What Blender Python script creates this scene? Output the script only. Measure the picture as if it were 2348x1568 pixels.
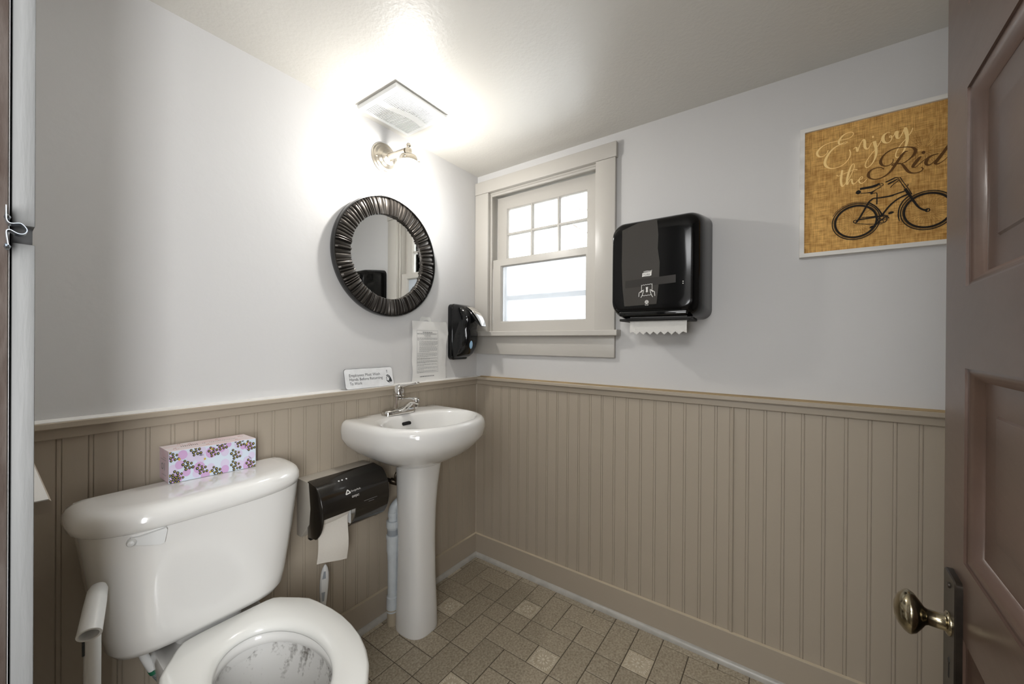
import bpy, bmesh, math, random
from mathutils import Vector, Matrix
random.seed(7)
C = bpy.context.scene.collection
for o in list(bpy.data.objects):
    bpy.data.objects.remove(o)
PI = math.pi

# ------------------------------------------------------------------ camera
f_px, W_px = 876.0, 2348.0
yaw, roll, pitch = math.radians(35.55), math.atan2(12, 1845), math.atan2(-1.5, 876)
fw = Vector((math.cos(yaw), math.sin(yaw), 0)); rt = Vector((math.sin(yaw), -math.cos(yaw), 0)); up = Vector((0, 0, 1))
fw2 = fw * math.cos(pitch) + up * math.sin(pitch); up2 = rt.cross(fw2)
Rv = rt * math.cos(roll) + up2 * math.sin(roll); Uv = -rt * math.sin(roll) + up2 * math.cos(roll)
cd = bpy.data.cameras.new('camera'); cam = bpy.data.objects.new('camera', cd); C.objects.link(cam)
M = Matrix((Rv, Uv, -fw2)).transposed().to_4x4(); M.translation = Vector((-1.596, -1.379, 1.161))
cam.matrix_world = M
cd.sensor_width = 36; cd.sensor_fit = 'HORIZONTAL'; cd.lens = 36 * f_px / W_px; cd.clip_start = .01
bpy.context.scene.camera = cam

# ------------------------------------------------------------------ world, lights, exposure
w = bpy.data.worlds.new('overcast_sky'); bpy.context.scene.world = w; w.use_nodes = True
bg = w.node_tree.nodes['Background']; bg.inputs[0].default_value = (.93, .97, 1, 1); bg.inputs[1].default_value = 11
def area(name, loc, tgt, size, sizey, power, col=(1, .97, .93)):
    l = bpy.data.lights.new(name, 'AREA'); l.shape = 'RECTANGLE'; l.size = size; l.size_y = sizey; l.energy = power; l.color = col
    o = bpy.data.objects.new(name, l); C.objects.link(o); o.location = loc
    o.rotation_euler = (Vector(tgt) - Vector(loc)).to_track_quat('-Z', 'Y').to_euler(); return o
area('hall_fill', (-1.98, -1.98, 1.2), (-1.0, 0, .8), .7, .9, 33, (.97, .985, 1))  # unseen fill in the hall, added to brighten the toilet wall
area('hall_side_fill', (-1.84, -1.98, 1.25), (-1.25, 0, 1.0), .24, 1.2, 25, (.97, .985, 1))  # narrow unseen fill added beside the doorway for the left wall
area('hall_ceiling_fill', (-2.35, -1.15, 2.03), (-2.0, -1.1, 0), .7, 1.1, 33, (.98, .99, 1))  # soft overhead fill added in the unseen hall, no known fixture
area('hall_far_fill', (-2.93, -1.05, 1.35), (0, -.9, 1.2), 1.1, 1.1, 3, (.97, .985, 1))  # frontal fill added for the window wall, no window stands here
area('hall_up_fill', (-1.95, -1.2, 1.2), (-1.2, -1.15, 2.06), .35, .35, 5, (.97, .985, 1))  # upward fill added in the unseen hall to bounce off the ceiling
pl = bpy.data.lights.new('sconce_bulb', 'POINT'); pl.energy = 15.5; pl.shadow_soft_size = .020; pl.color = (1, .975, .935)
plo = bpy.data.objects.new('sconce_bulb', pl); C.objects.link(plo); plo.location = (-.60, -.172, 1.814)
vs = bpy.context.scene.view_settings
vs.view_transform = 'Standard'; vs.look = 'None'; vs.exposure = 0.3; vs.gamma = 1; vs.use_curve_mapping = False

# ------------------------------------------------------------------ materials
def lin(c):
    r = []
    for v in c:
        v /= 255.0; r.append(v / 12.92 if v <= .04045 else ((v + .055) / 1.055) ** 2.4)
    return (*r, 1)
def mat(name, col, rough=.5, metal=0, bump=0, bscale=60, var=0, vscale=8, coat=0, spec=.5, col2=None, stretch=None, detail=4):
    m = bpy.data.materials.new(name); m.use_nodes = True; nt = m.node_tree; N = nt.nodes; L = nt.links
    p = N['Principled BSDF']; p.inputs['Base Color'].default_value = lin(col); p.inputs['Roughness'].default_value = rough
    p.inputs['Metallic'].default_value = metal; p.inputs['Coat Weight'].default_value = coat; p.inputs['Coat Roughness'].default_value = .05
    p.inputs['Specular IOR Level'].default_value = spec
    if bump or var:
        tc = N.new('ShaderNodeTexCoord'); src = tc.outputs['Object']
        if stretch:
            mp = N.new('ShaderNodeMapping'); mp.inputs['Scale'].default_value = stretch; L.new(src, mp.inputs['Vector']); src = mp.outputs['Vector']
    if var:
        n = N.new('ShaderNodeTexNoise'); n.inputs['Scale'].default_value = vscale; n.inputs['Detail'].default_value = detail; L.new(src, n.inputs['Vector'])
        r = N.new('ShaderNodeValToRGB'); r.color_ramp.elements[0].position = .5 - .22; r.color_ramp.elements[1].position = .5 + .22
        c2 = col2 or tuple(max(0, v * (1 - var)) for v in col)
        r.color_ramp.elements[0].color = lin(c2); r.color_ramp.elements[1].color = lin(col)
        L.new(n.outputs['Fac'], r.inputs['Fac']); L.new(r.outputs['Color'], p.inputs['Base Color'])
    if bump:
        n = N.new('ShaderNodeTexNoise'); n.inputs['Scale'].default_value = bscale; n.inputs['Detail'].default_value = 5; L.new(src, n.inputs['Vector'])
        b = N.new('ShaderNodeBump'); b.inputs['Strength'].default_value = bump; b.inputs['Distance'].default_value = .004
        L.new(n.outputs['Fac'], b.inputs['Height']); L.new(b.outputs['Normal'], p.inputs['Normal'])
    return m
M_hall = mat('dark_hall_paint', (104, 98, 90), .7)
M_wall = mat('painted_plaster', (204, 203, 202), .62, bump=.22, bscale=28, stretch=(1, 1, 1))
M_ceil = mat('ceiling_paint', (204, 201, 194), .42, bump=.22, bscale=90)
M_trim = mat('trim_paint', (192, 188, 181), .32, bump=.12, bscale=70, stretch=(1, 1, .25))
M_wain = mat('taupe_gloss_paint', (172, 161, 145), .38, bump=.14, bscale=45, stretch=(1, 1, .18))
M_wain2 = mat('taupe_rail_paint', (170, 159, 143), .36, bump=.12, bscale=60)
M_lit_edge = mat('lit_taupe_edge', (198, 185, 162), .5)  # paler taupe, lamplight on the baseboard top put into the colour
M_white_edge = mat('white_paint_edge', (226, 224, 220), .5)
M_tan_edge = mat('bare_wood_edge', (190, 163, 118), .6, var=.25, vscale=30, stretch=(1, .2, 1))
M_shoe = mat('grey_shoe_paint', (186, 183, 176), .35, var=.12, vscale=20)
M_grout = mat('floor_grout', (84, 75, 62), .8)
M_slab = mat('hall_floor', (120, 105, 85), .6)
M_tile = mat('mottled_vinyl_tile', (182, 171, 151), .5, var=.3, vscale=140, bump=.15, bscale=220, detail=10, col2=(132, 121, 103))
M_deco = mat('pale_embossed_tile', (196, 186, 166), .5, var=.2, vscale=70, bump=.12, bscale=120, col2=(170, 156, 132))
M_petal = mat('embossed_petal', (206, 197, 178), .5)
M_porc = mat('white_porcelain', (226, 225, 222), .12, coat=.6)
M_seat = mat('white_plastic_seat', (228, 228, 224), .2, coat=.3)
M_plast = mat('white_plastic', (218, 219, 218), .35)
M_pvc = mat('white_pvc', (202, 208, 212), .35, var=.06, vscale=25)
M_handle_ins = mat('grey_grip_insert', (150, 156, 162), .45)
M_chrome = mat('chrome', (212, 210, 206), .09, 1)
M_nickel = mat('brushed_nickel', (196, 188, 174), .3, 1)
M_black = mat('glossy_black_plastic', (13, 14, 15), .07, spec=.45)
M_towelblk = mat('smoky_black_plastic', (12, 12, 12), .12, spec=.28)
M_smoke = mat('smoked_black_plastic', (26, 23, 20), .17, coat=.5)
M_smoke_in = mat('dark_grey_plastic', (62, 59, 55), .2)
M_slot = mat('dark_recess', (12, 11, 10), .6)
M_greyp = mat('beige_grey_plastic', (176, 170, 160), .4)
M_frameblk = mat('black_lacquer', (20, 19, 18), .22, coat=.25)
M_rib = mat('dark_fluted_lacquer', (70, 66, 62), .34, metal=.75)
M_mirror = mat('mirror_silver', (238, 240, 240), .0, 1)
M_paper = mat('paper', (226, 225, 222), .8, bump=.25, bscale=25)
M_towel = mat('paper_towel', (214, 212, 207), .9, bump=.3, bscale=240)
M_tp = mat('toilet_tissue', (224, 219, 210), .95, bump=.3, bscale=160)
M_ink = mat('black_ink', (46, 50, 52), .6)
M_inkgrey = mat('grey_ink', (136, 136, 136), .8)
M_mark = mat('white_print', (224, 222, 218), .5)
M_sign = mat('brushed_sign_plate', (228, 229, 230), .4, 0, var=.06, vscale=40)
M_door = mat('brown_door_paint', (88, 69, 59), .3, var=.16, vscale=14, bump=.12, bscale=40, stretch=(.3, 1, 1))
M_lock = mat('dark_iron', (52, 45, 38), .36, .6, var=.3, vscale=60)
M_brass = mat('aged_brass', (176, 166, 140), .16, 1, var=.35, vscale=40, col2=(112, 102, 82))
M_worn = mat('worn_wood', (58, 52, 48), .75, var=.6, vscale=60, bump=.6, bscale=60, stretch=(1, 1, .22), col2=(30, 17, 8), spec=.2)
M_jamb = mat('jamb_paint', (88, 88, 87), .55, bump=.3, spec=.2, bscale=70, stretch=(1, 1, .12))
M_spring = mat('zinc_spring', (150, 156, 162), .28, 1)
def canvas_mat():
    m = mat('burlap_print', (222, 176, 102), .85, bump=.3, bscale=300); nt = m.node_tree; N = nt.nodes; L = nt.links; p = N['Principled BSDF']
    tc = N.new('ShaderNodeTexCoord'); acc = None
    for sc, wt in (((1, 22, 420), .30), ((1, 420, 22), .30), ((60, 60, 60), .25), ((9, 9, 9), .15)):
        mp = N.new('ShaderNodeMapping'); mp.inputs['Scale'].default_value = sc; L.new(tc.outputs['Object'], mp.inputs[0])
        n = N.new('ShaderNodeTexNoise'); n.inputs['Scale'].default_value = 1; n.inputs['Detail'].default_value = 4; L.new(mp.outputs[0], n.inputs['Vector'])
        k = N.new('ShaderNodeMath'); k.operation = 'MULTIPLY_ADD'; k.inputs[1].default_value = wt; k.inputs[2].default_value = 0; L.new(n.outputs['Fac'], k.inputs[0])
        if acc: L.new(acc, k.inputs[2])
        acc = k.outputs[0]
    r = N.new('ShaderNodeValToRGB'); r.color_ramp.elements[0].position = .40; r.color_ramp.elements[1].position = .60
    r.color_ramp.elements[0].color = lin((160, 114, 52)); r.color_ramp.elements[1].color = lin((232, 184, 108)); L.new(acc, r.inputs['Fac']); L.new(r.outputs['Color'], p.inputs['Base Color']); return m
M_canvas = canvas_mat()
M_cream = mat('cream_print', (255, 220, 148), .85)
M_brown = mat('brown_print', (96, 62, 20), .85)
M_bike = mat('black_print', (26, 18, 10), .85)
M_spoke = mat('spoke_print', (112, 80, 34), .85)
M_pframe = mat('whitewashed_wood_frame', (236, 233, 227), .6, var=.12, vscale=20, stretch=(1, .2, 1))
M_storm = mat('storm_aluminium', (200, 205, 208), .6)  # pale grey aluminium of the storm frame and its bar
M_twig = mat('bark', (92, 86, 80), .9)
M_bronze = mat('dark_bronze', (62, 54, 44), .35, .8)
M_fabhose = mat('braided_hose', (150, 162, 164), .35, .5, bump=.8, bscale=400)
M_green = mat('green_band', (30, 104, 76), .5)
M_cardp = mat('pale_pink_card', (224, 205, 214), .5, var=.08, vscale=30, col2=(220, 190, 200))
M_cardb = mat('pale_blue_card', (206, 217, 230), .45)
M_cardw = mat('white_card', (232, 228, 230), .5, var=.1, vscale=26, col2=(226, 196, 198), stretch=(.3, 1, 1))
M_lil1 = mat('lilac_print', (200, 163, 205), .5)
M_lil2 = mat('pale_lilac_print', (208, 198, 222), .5)
M_yel = mat('yellow_print', (198, 172, 56), .5)
M_seal = mat('tan_sealant', (170, 158, 138), .8)
def glass(name, rough, frost=0):
    m = bpy.data.materials.new(name); m.use_nodes = True; nt = m.node_tree; N = nt.nodes; L = nt.links
    N.remove(N['Principled BSDF']); out = N['Material Output']
    t = N.new('ShaderNodeBsdfTransparent'); t.inputs[0].default_value = (.97, .98, .98, 1)
    g = N.new('ShaderNodeBsdfGlossy'); g.inputs['Roughness'].default_value = rough
    mx = N.new('ShaderNodeMixShader'); fr = N.new('ShaderNodeFresnel'); fr.inputs[0].default_value = 1.45
    L.new(fr.outputs[0], mx.inputs[0])
    if frost:
        tr = N.new('ShaderNodeBsdfRefraction'); tr.inputs[0].default_value = (.46, .465, .47, 1); tr.inputs['Roughness'].default_value = frost; tr.inputs['IOR'].default_value = 1.02
        tl = N.new('ShaderNodeBsdfTranslucent'); tl.inputs[0].default_value = (.46, .465, .47, 1); m2 = N.new('ShaderNodeMixShader'); m2.inputs[0].default_value = .35
        L.new(tr.outputs[0], m2.inputs[1]); L.new(tl.outputs[0], m2.inputs[2]); L.new(m2.outputs[0], mx.inputs[1])
    else:
        L.new(t.outputs[0], mx.inputs[1])
    L.new(g.outputs[0], mx.inputs[2]); L.new(mx.outputs[0], out.inputs[0]); return m
M_glass = glass('clear_glass', .02); M_frost = glass('frosted_glass', .3, .55)
def globe_mat():
    m = bpy.data.materials.new('glowing_opal_glass'); m.use_nodes = True; nt = m.node_tree; N = nt.nodes; L = nt.links
    N.remove(N['Principled BSDF']); out = N['Material Output']
    t = N.new('ShaderNodeBsdfTransparent'); e = N.new('ShaderNodeEmission'); e.inputs[0].default_value = (1, .96, .9, 1); e.inputs[1].default_value = 4
    mx = N.new('ShaderNodeMixShader'); mx.inputs[0].default_value = .5
    L.new(t.outputs[0], mx.inputs[1]); L.new(e.outputs[0], mx.inputs[2]); L.new(mx.outputs[0], out.inputs[0]); return m
M_globe = globe_mat()
def bowl_mat():
    m = mat('stained_porcelain', (218, 217, 214), .15, coat=.5); nt = m.node_tree; N = nt.nodes; L = nt.links; p = N['Principled BSDF']
    tc = N.new('ShaderNodeTexCoord'); mp = N.new('ShaderNodeMapping'); mp.inputs['Scale'].default_value = (26, 26, 3.2); L.new(tc.outputs['Object'], mp.inputs['Vector'])
    n1 = N.new('ShaderNodeTexNoise'); n1.inputs['Scale'].default_value = 1; n1.inputs['Detail'].default_value = 3; L.new(mp.outputs[0], n1.inputs['Vector'])
    n2 = N.new('ShaderNodeTexNoise'); n2.inputs['Scale'].default_value = 130; n2.inputs['Detail'].default_value = 4; L.new(tc.outputs['Object'], n2.inputs['Vector'])
    sx = N.new('ShaderNodeSeparateXYZ'); L.new(tc.outputs['Object'], sx.inputs[0])
    hz = N.new('ShaderNodeMapRange'); hz.inputs['From Min'].default_value = .26; hz.inputs['From Max'].default_value = .36; hz.inputs['To Min'].default_value = -.12; hz.inputs['To Max'].default_value = .13
    L.new(sx.outputs['Z'], hz.inputs['Value'])
    a = N.new('ShaderNodeMath'); a.operation = 'ADD'; L.new(n1.outputs['Fac'], a.inputs[0]); L.new(hz.outputs[0], a.inputs[1])
    b = N.new('ShaderNodeMath'); b.operation = 'MULTIPLY_ADD'; L.new(n2.outputs['Fac'], b.inputs[0]); b.inputs[1].default_value = .45; L.new(a.outputs[0], b.inputs[2])
    r = N.new('ShaderNodeValToRGB'); r.color_ramp.elements[0].position = .80; r.color_ramp.elements[0].color = lin((214, 213, 210))
    r.color_ramp.elements[1].position = 1.0; r.color_ramp.elements[1].color = lin((118, 114, 109)); L.new(b.outputs[0], r.inputs['Fac'])
    L.new(r.outputs['Color'], p.inputs['Base Color']); return m
M_bowl = bowl_mat()

def per_object_tone(m, lo, hi):
    nt = m.node_tree; N = nt.nodes; L = nt.links; p = N['Principled BSDF']; src = p.inputs['Base Color'].links[0].from_socket
    oi = N.new('ShaderNodeObjectInfo'); mr = N.new('ShaderNodeMapRange'); mr.inputs['To Min'].default_value = lo; mr.inputs['To Max'].default_value = hi; L.new(oi.outputs['Random'], mr.inputs['Value'])
    mx = N.new('ShaderNodeVectorMath'); mx.operation = 'SCALE'; L.new(src, mx.inputs[0]); L.new(mr.outputs[0], mx.inputs['Scale']); L.new(mx.outputs[0], p.inputs['Base Color'])
per_object_tone(M_tile, .93, 1.09); per_object_tone(M_deco, .95, 1.05)
# ------------------------------------------------------------------ mesh helpers
class MB:
    def __init__(s): s.bm = bmesh.new()
    def box(s, x0, x1, y0, y1, z0, z1, bev=0, seg=2, mtx=None):
        b = bmesh.new(); r = bmesh.ops.create_cube(b, size=1)
        bmesh.ops.scale(b, vec=(abs(x1 - x0), abs(y1 - y0), abs(z1 - z0)), verts=b.verts)
        bmesh.ops.translate(b, vec=((x0 + x1) / 2, (y0 + y1) / 2, (z0 + z1) / 2), verts=b.verts)
        if bev: bmesh.ops.bevel(b, geom=b.edges[:], offset=bev, segments=seg, affect='EDGES', profile=.5)
        if mtx: bmesh.ops.transform(b, matrix=mtx, verts=b.verts)
        s._join(b); return s
    def _join(s, b):
        me = bpy.data.meshes.new('tmp'); b.to_mesh(me); b.free(); s.bm.from_mesh(me); bpy.data.meshes.remove(me)
    def loft(s, rings, cap0=True, cap1=True, closed=True):
        vs_ = [[s.bm.verts.new(p) for p in r] for r in rings]; n = len(rings[0])
        for a, b in zip(vs_[:-1], vs_[1:]):
            for i in range(n if closed else n - 1):
                j = (i + 1) % n
                try: s.bm.faces.new((a[i], a[j], b[j], b[i]))
                except ValueError: pass
        if cap0: s.bm.faces.new(vs_[0])
        if cap1: s.bm.faces.new(vs_[-1])
        return s
    def tube(s, pts, rad, n=14, cap=True):
        pts = [Vector(p) for p in pts]; rr = rad if isinstance(rad, (list, tuple)) else [rad] * len(pts)
        rings = []; ref = None
        for i, p in enumerate(pts):
            d = (pts[min(i + 1, len(pts) - 1)] - pts[max(i - 1, 0)]).normalized()
            if ref is None: ref = d.orthogonal().normalized()
            ref = (ref - d * ref.dot(d)).normalized(); b = d.cross(ref)
            rings.append([p + (ref * math.cos(2 * PI * k / n) + b * math.sin(2 * PI * k / n)) * rr[i] for k in range(n)])
        return s.loft(rings, cap, cap)
    def lathe(s, prof, origin, axis, n=32, cap0=True, cap1=True):
        a = Vector(axis).normalized(); u = a.orthogonal().normalized(); v = a.cross(u); o = Vector(origin)
        return s.loft([[o + a * h + (u * math.cos(2 * PI * k / n) + v * math.sin(2 * PI * k / n)) * max(r, 1e-4) for k in range(n)] for r, h in prof], cap0, cap1)
    def prism(s, poly, fn, d0, d1, bev=0):
        """poly: 2D points, fn(a,b,d)->3D"""
        b = bmesh.new(); A = [b.verts.new(fn(x, y, d0)) for x, y in poly]; B = [b.verts.new(fn(x, y, d1)) for x, y in poly]; n = len(poly)
        for i in range(n): b.faces.new((A[i], A[(i + 1) % n], B[(i + 1) % n], B[i]))
        b.faces.new(A); b.faces.new(B[::-1])
        if bev:
            bmesh.ops.recalc_face_normals(b, faces=b.faces)
            bmesh.ops.bevel(b, geom=[e for e in b.edges if len(e.link_faces) == 2 and e.calc_face_angle(0) > .7], offset=bev, segments=2, affect='EDGES', profile=.5)
        s._join(b); return s
    def face(s, pts): s.bm.faces.new([s.bm.verts.new(p) for p in pts]); return s
    def build(s, name, m, parent=None, angle=40, origin=None, recalc=True, flat=False):
        bm = s.bm
        bmesh.ops.remove_doubles(bm, verts=bm.verts, dist=1e-6)
        if recalc: bmesh.ops.recalc_face_normals(bm, faces=bm.faces)
        o3 = Vector(origin) if origin else (Vector(parent.get('org', (0, 0, 0))) if parent else Vector((0, 0, 0)))
        if o3.length: bmesh.ops.translate(bm, vec=-o3, verts=bm.verts)
        me = bpy.data.meshes.new(name); bm.to_mesh(me); bm.free(); me.materials.append(m)
        if not flat:
            for p in me.polygons: p.use_smooth = True
            me.set_sharp_from_angle(angle=math.radians(angle))
        o = bpy.data.objects.new(name, me); C.objects.link(o)
        if parent: o.parent = parent
        elif origin: o.location = o3
        return o
ROOTS = []
def thing(name, label, cat, loc, group=None):
    o = bpy.data.objects.new(name, None); C.objects.link(o); o.location = loc; o.empty_display_size = .05
    o['label'] = label; o['category'] = cat
    if group: o['group'] = group
    o['org'] = tuple(loc); ROOTS.append(o); return o
def sub(mb, name, m, parent, top, **k):          # sub-part: parent is a part whose vertices are relative to top's origin
    o = mb.build(name, m, None, **k); me = o.data
    me.transform(Matrix.Translation(-Vector(top.get('org', (0, 0, 0))))); o.parent = parent; return o
def struct(mb, name, m, **k):
    o = mb.build(name, m, **k); o['kind'] = 'structure'; return o
def structroot(name):
    o = bpy.data.objects.new(name, None); C.objects.link(o); o['kind'] = 'structure'; return o
def rrect(cx, cy, hx, hy, r, n=6):
    r = min(r, hx, hy); P = []
    for (sx, sy, a0) in ((1, 1, 0), (-1, 1, 90), (-1, -1, 180), (1, -1, 270)):
        for i in range(n + 1):
            a = math.radians(a0 + 90 * i / n); P.append((cx + sx * (hx - r) + r * math.cos(a), cy + sy * (hy - r) + r * math.sin(a)))
    return P
def catmull(P, k=5):
    P = [Vector(p) for p in P]; out = []
    for i in range(len(P) - 1):
        a = P[max(i - 1, 0)]; b = P[i]; c = P[i + 1]; d = P[min(i + 2, len(P) - 1)]
        for j in range(k):
            t = j / k
            out.append(.5 * ((2 * b) + (c - a) * t + (2 * a - 5 * b + 4 * c - d) * t * t + (3 * b - a - 3 * c + d) * t ** 3))
    out.append(P[-1]); return out
def ribbon(mb, pts, fn, k=5, smooth=True):
    """pts: (u,v,width) -> flat ribbon in the plane given by fn(u,v)"""
    Q = catmull(pts, k) if smooth and len(pts) > 2 else [Vector(p) for p in pts]; L_ = []; R_ = []
    for i, q in enumerate(Q):
        d = Q[min(i + 1, len(Q) - 1)] - Q[max(i - 1, 0)]; d = Vector((d.x, d.y))
        d = d.normalized() if d.length else Vector((1, 0)); n = Vector((-d.y, d.x)) * q.z / 2
        L_.append(mb.bm.verts.new(fn(q.x + n.x, q.y + n.y))); R_.append(mb.bm.verts.new(fn(q.x - n.x, q.y - n.y)))
    for i in range(len(Q) - 1): mb.bm.faces.new((L_[i], L_[i + 1], R_[i + 1], R_[i]))
def unstack(mb, axis, step=1e-6):
    for i, v in enumerate(mb.bm.verts): v.co[axis] -= step * i
    return mb
def disc(mb, u, v, r, fn, n=14, ry=None, rot=0):
    ry = ry or r; cr, sr = math.cos(rot), math.sin(rot); P = []
    for k in range(n):
        a = 2 * PI * k / n; x, y = r * math.cos(a), ry * math.sin(a); P.append(fn(u + x * cr - y * sr, v + x * sr + y * cr))
    mb.face(P)
def annulus(mb, u, v, r, wd, fn, n=64, a0=0, a1=2 * PI):
    ribbon(mb, [(u + r * math.cos(a0 + (a1 - a0) * i / n), v + r * math.sin(a0 + (a1 - a0) * i / n), wd) for i in range(n + 1)], fn, smooth=False)
def text_into(mb, txt, u, v, size, fn, align='LEFT', bold=0, width=None):
    cu = bpy.data.curves.new('t', 'FONT'); cu.body = txt; cu.size = size; cu.align_x = align; cu.offset = bold; cu.resolution_u = 3
    o = bpy.data.objects.new('t', cu); C.objects.link(o); bpy.context.view_layer.update()
    me = bpy.data.meshes.new_from_object(o.evaluated_get(bpy.context.evaluated_depsgraph_get()))
    bpy.data.objects.remove(o); bpy.data.curves.remove(cu)
    xs = [p.co.x for p in me.vertices]; k = 1
    if width: k = width / (max(xs) - min(xs))
    V = [mb.bm.verts.new(fn(u + p.co.x * k, v + p.co.y)) for p in me.vertices]
    for p in me.polygons:
        try: mb.bm.faces.new([V[i] for i in p.vertices])
        except ValueError: pass
    bpy.data.meshes.remove(me)
A_ = lambda y: (lambda u, v: (u, y, v))       # plane parallel to the left wall
B_ = lambda x: (lambda u, v: (x, -u, v))      # plane parallel to the window wall (u = -y)
H = 2.06

# ================================================================== room shell
XC = -1.58; YF = -2.05; YO = -.83; YH = -1.525; HD = 1.985
struct(MB().box(-1.58, .14, 0, .12, 0, H), 'wall_left', M_wall)
WY0, WY1, WZ0, WZ1 = -.710, -.078, 1.196, 1.958
struct(MB().box(0, .14, YF - .1, WY0, 0, H).box(0, .14, WY1, 0, 0, H).box(0, .14, WY0, WY1, 0, WZ0).box(0, .14, WY0, WY1, WZ1, H), 'wall_right', M_wall)
struct(MB().box(XC - .12, XC, YO, .12, 0, H).box(XC - .12, XC, YF - .1, YH, 0, H).box(XC - .12, XC, YH, YO, HD, H), 'wall_entry', M_wall)
struct(MB().box(XC, .14, YF - .1, YF, 0, H), 'wall_front', M_wall)
struct(MB().box(-3.1, .14, YF - .1, .22, H, H + .08), 'ceiling', M_ceil)
struct(MB().box(-3.1, -3.0, YF - .1, .22, 0, H).box(-3.0, XC - .12, .12, .22, 0, H).box(-3.0, XC - .12, YF - .1, YF, 0, H), 'wall_hall', M_hall)
fl = struct(MB().box(-3.1, .14, YF - .1, .22, -.08, -.0015), 'floor', M_grout)
# floor tiles: 5 x 5 repeat read off the photograph's pattern
X0, Y0, UX, UY = -.064, -.05, .0935, .0951
PAT = [(0,0,2,1,0),(2,0,1,2,0),(3,4,1,2,0),(4,0,1,2,0),(0,1,1,2,0),(1,1,1,1,0),(1,2,1,1,0),(3,1,1,1,1),(2,2,2,1,0),(4,2,1,1,0),(0,3,2,1,0),(2,3,1,1,0),(2,4,1,1,0),(3,3,2,1,0),(1,4,1,1,1),(4,4,2,1,0)]
def tile_obj(x0, x1, y0, y1, deco):
    g = .0016; dz = random.uniform(-.0004, .0004); mb = MB(); x0 += g; x1 -= g; y0 += g; y1 -= g; e = .0022
    bot = [(x0, y0), (x1, y0), (x1, y1), (x0, y1)]; topp = [(x0 + e, y0 + e), (x1 - e, y0 + e), (x1 - e, y1 - e), (x0 + e, y1 - e)]
    mb.loft([[(a, b, -.002) for a, b in bot], [(a, b, .0002 + dz) for a, b in bot], [(a, b, .0012 + dz) for a, b in topp]])
    t = mb.build('floor_tile', M_deco if deco else M_tile, fl, flat=True)
    return t
def rosette(cx, cy, t, clip):
    mb = MB(); z0, z1 = .0012, .0026
    def petal(a, r0, r1, wd):
        d = Vector((math.cos(a), math.sin(a))); n = Vector((-d.y, d.x)); c = Vector((cx, cy))
        pts = [c + d * r0, c + d * (r0 * .55 + r1 * .45) + n * wd, c + d * r1, c + d * (r0 * .55 + r1 * .45) - n * wd]; mid = c + d * (r0 + r1) / 2
        if any(not (clip[0] < p.x < clip[1] and clip[2] < p.y < clip[3]) for p in pts): return
        m_ = mb.bm.verts.new((mid.x, mid.y, z1)); V = [mb.bm.verts.new((p.x, p.y, z0)) for p in pts]
        for i in range(4): mb.bm.faces.new((V[i], V[(i + 1) % 4], m_))
    for k in range(10): petal(2 * PI * k / 10, .011, .026, .0042)
    for k in range(8): petal(2 * PI * k / 8 + .2, 0, .007, .0025)
    for sx in (-1, 1):
        for sy in (-1, 1):
            a = math.atan2(sy, sx)
            for da in (-.32, -.14, .14, .32): petal(a + da, .034, .048 - abs(da) * .012, .0028)
            petal(a, .036, .055, .0025)
    for k in range(4):
        for da in (-.2, 0, .2): petal(k * PI / 2 + da, .033, .042, .0022)
    if len(mb.bm.faces): mb.build('rosette', M_petal, t, flat=True)
    else: mb.bm.free()
for bi in range(-1, 4):
    for bj in range(-1, 4):
        for (i, j, a, b, dc) in PAT:
            i0, j0 = i + 5 * bi, j + 5 * bj
            x1 = X0 - UX * i0; x0 = x1 - UX * a; y1 = Y0 - UY * j0; y0 = y1 - UY * b
            cx, cy = (x0 + x1) / 2, (y0 + y1) / 2
            x0, x1, y0, y1 = max(x0, XC + .001), min(x1, -.001), max(y0, YF + .001), min(y1, -.001)
            if x1 - x0 < .01 or y1 - y0 < .01: continue
            t = tile_obj(x0, x1, y0, y1, dc)
            if dc: rosette(cx, cy, t, (x0, x1, y0, y1))

# ------------------------------------------------------------------ beadboard wainscot
def plank_prof(p):
    # across-width profile (s, depth): flat board, groove, bead, groove
    return [(0, 0), (0, .006), (.0008, .0085), (p - .0098, .0085), (p - .0092, .0064), (p - .0085, .0064), (p - .0076, .0083), (p - .0045, .0086), (p - .0016, .0083), (p - .0008, .0064), (p, .0064), (p, 0)]
def plank(fn, p, z0, z1, parent, m):
    mb = MB(); pr = plank_prof(p); mb.loft([[fn(s, d, z0) for s, d in pr], [fn(s, d, z1) for s, d in pr]])
    return mb.build('plank', m, parent, angle=35)
wl = structroot('trim_1'); x = -.014; p = .0508
k0 = -1.4427 + .0035
edges = sorted([k0 + p * k for k in range(-3, 29)], reverse=True); edges = [e for e in edges if -1.58 < e < -.02]
prev = -.012
for e in edges + [XC + .001]:
    wd = prev - e
    if wd > .015: plank(lambda s, d, z, e=prev: (e - s, -d, z), wd, .112, .935, wl, M_wain)
    prev = e
wr = structroot('trim_2')
eb = [-.846 + .0553 * k for k in range(1, 16)]; eb = [e for e in eb if e < -.02][::-1]
eb = sorted([-.846 + .0553 * k for k in range(0, 15) if -.846 + .0553 * k < -.03], reverse=True) + [-.903, -.959, -1.016, -1.071, -1.125, -1.178, -1.2265, -1.278, -1.330, -1.381, -1.434, -1.488, -1.542, -1.597, -1.652, -1.706] + [-1.706 - .0545 * k for k in range(1, 7)]
prev = -.013
for e in eb:
    if e < YF: break
    if prev - e > .015: plank(lambda s, d, z, e=prev: (-d, e - s, z), prev - e, .112, .935, wr, M_wain)
    prev = e
plank(lambda s, d, z, e=prev: (-d, e - s, z), prev - YF, .112, .935, wr, M_wain)
hb = [(.0055 * math.cos(a), .006 + .006 * math.sin(a)) for a in [PI * i / 8 for i in range(9)]]
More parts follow.
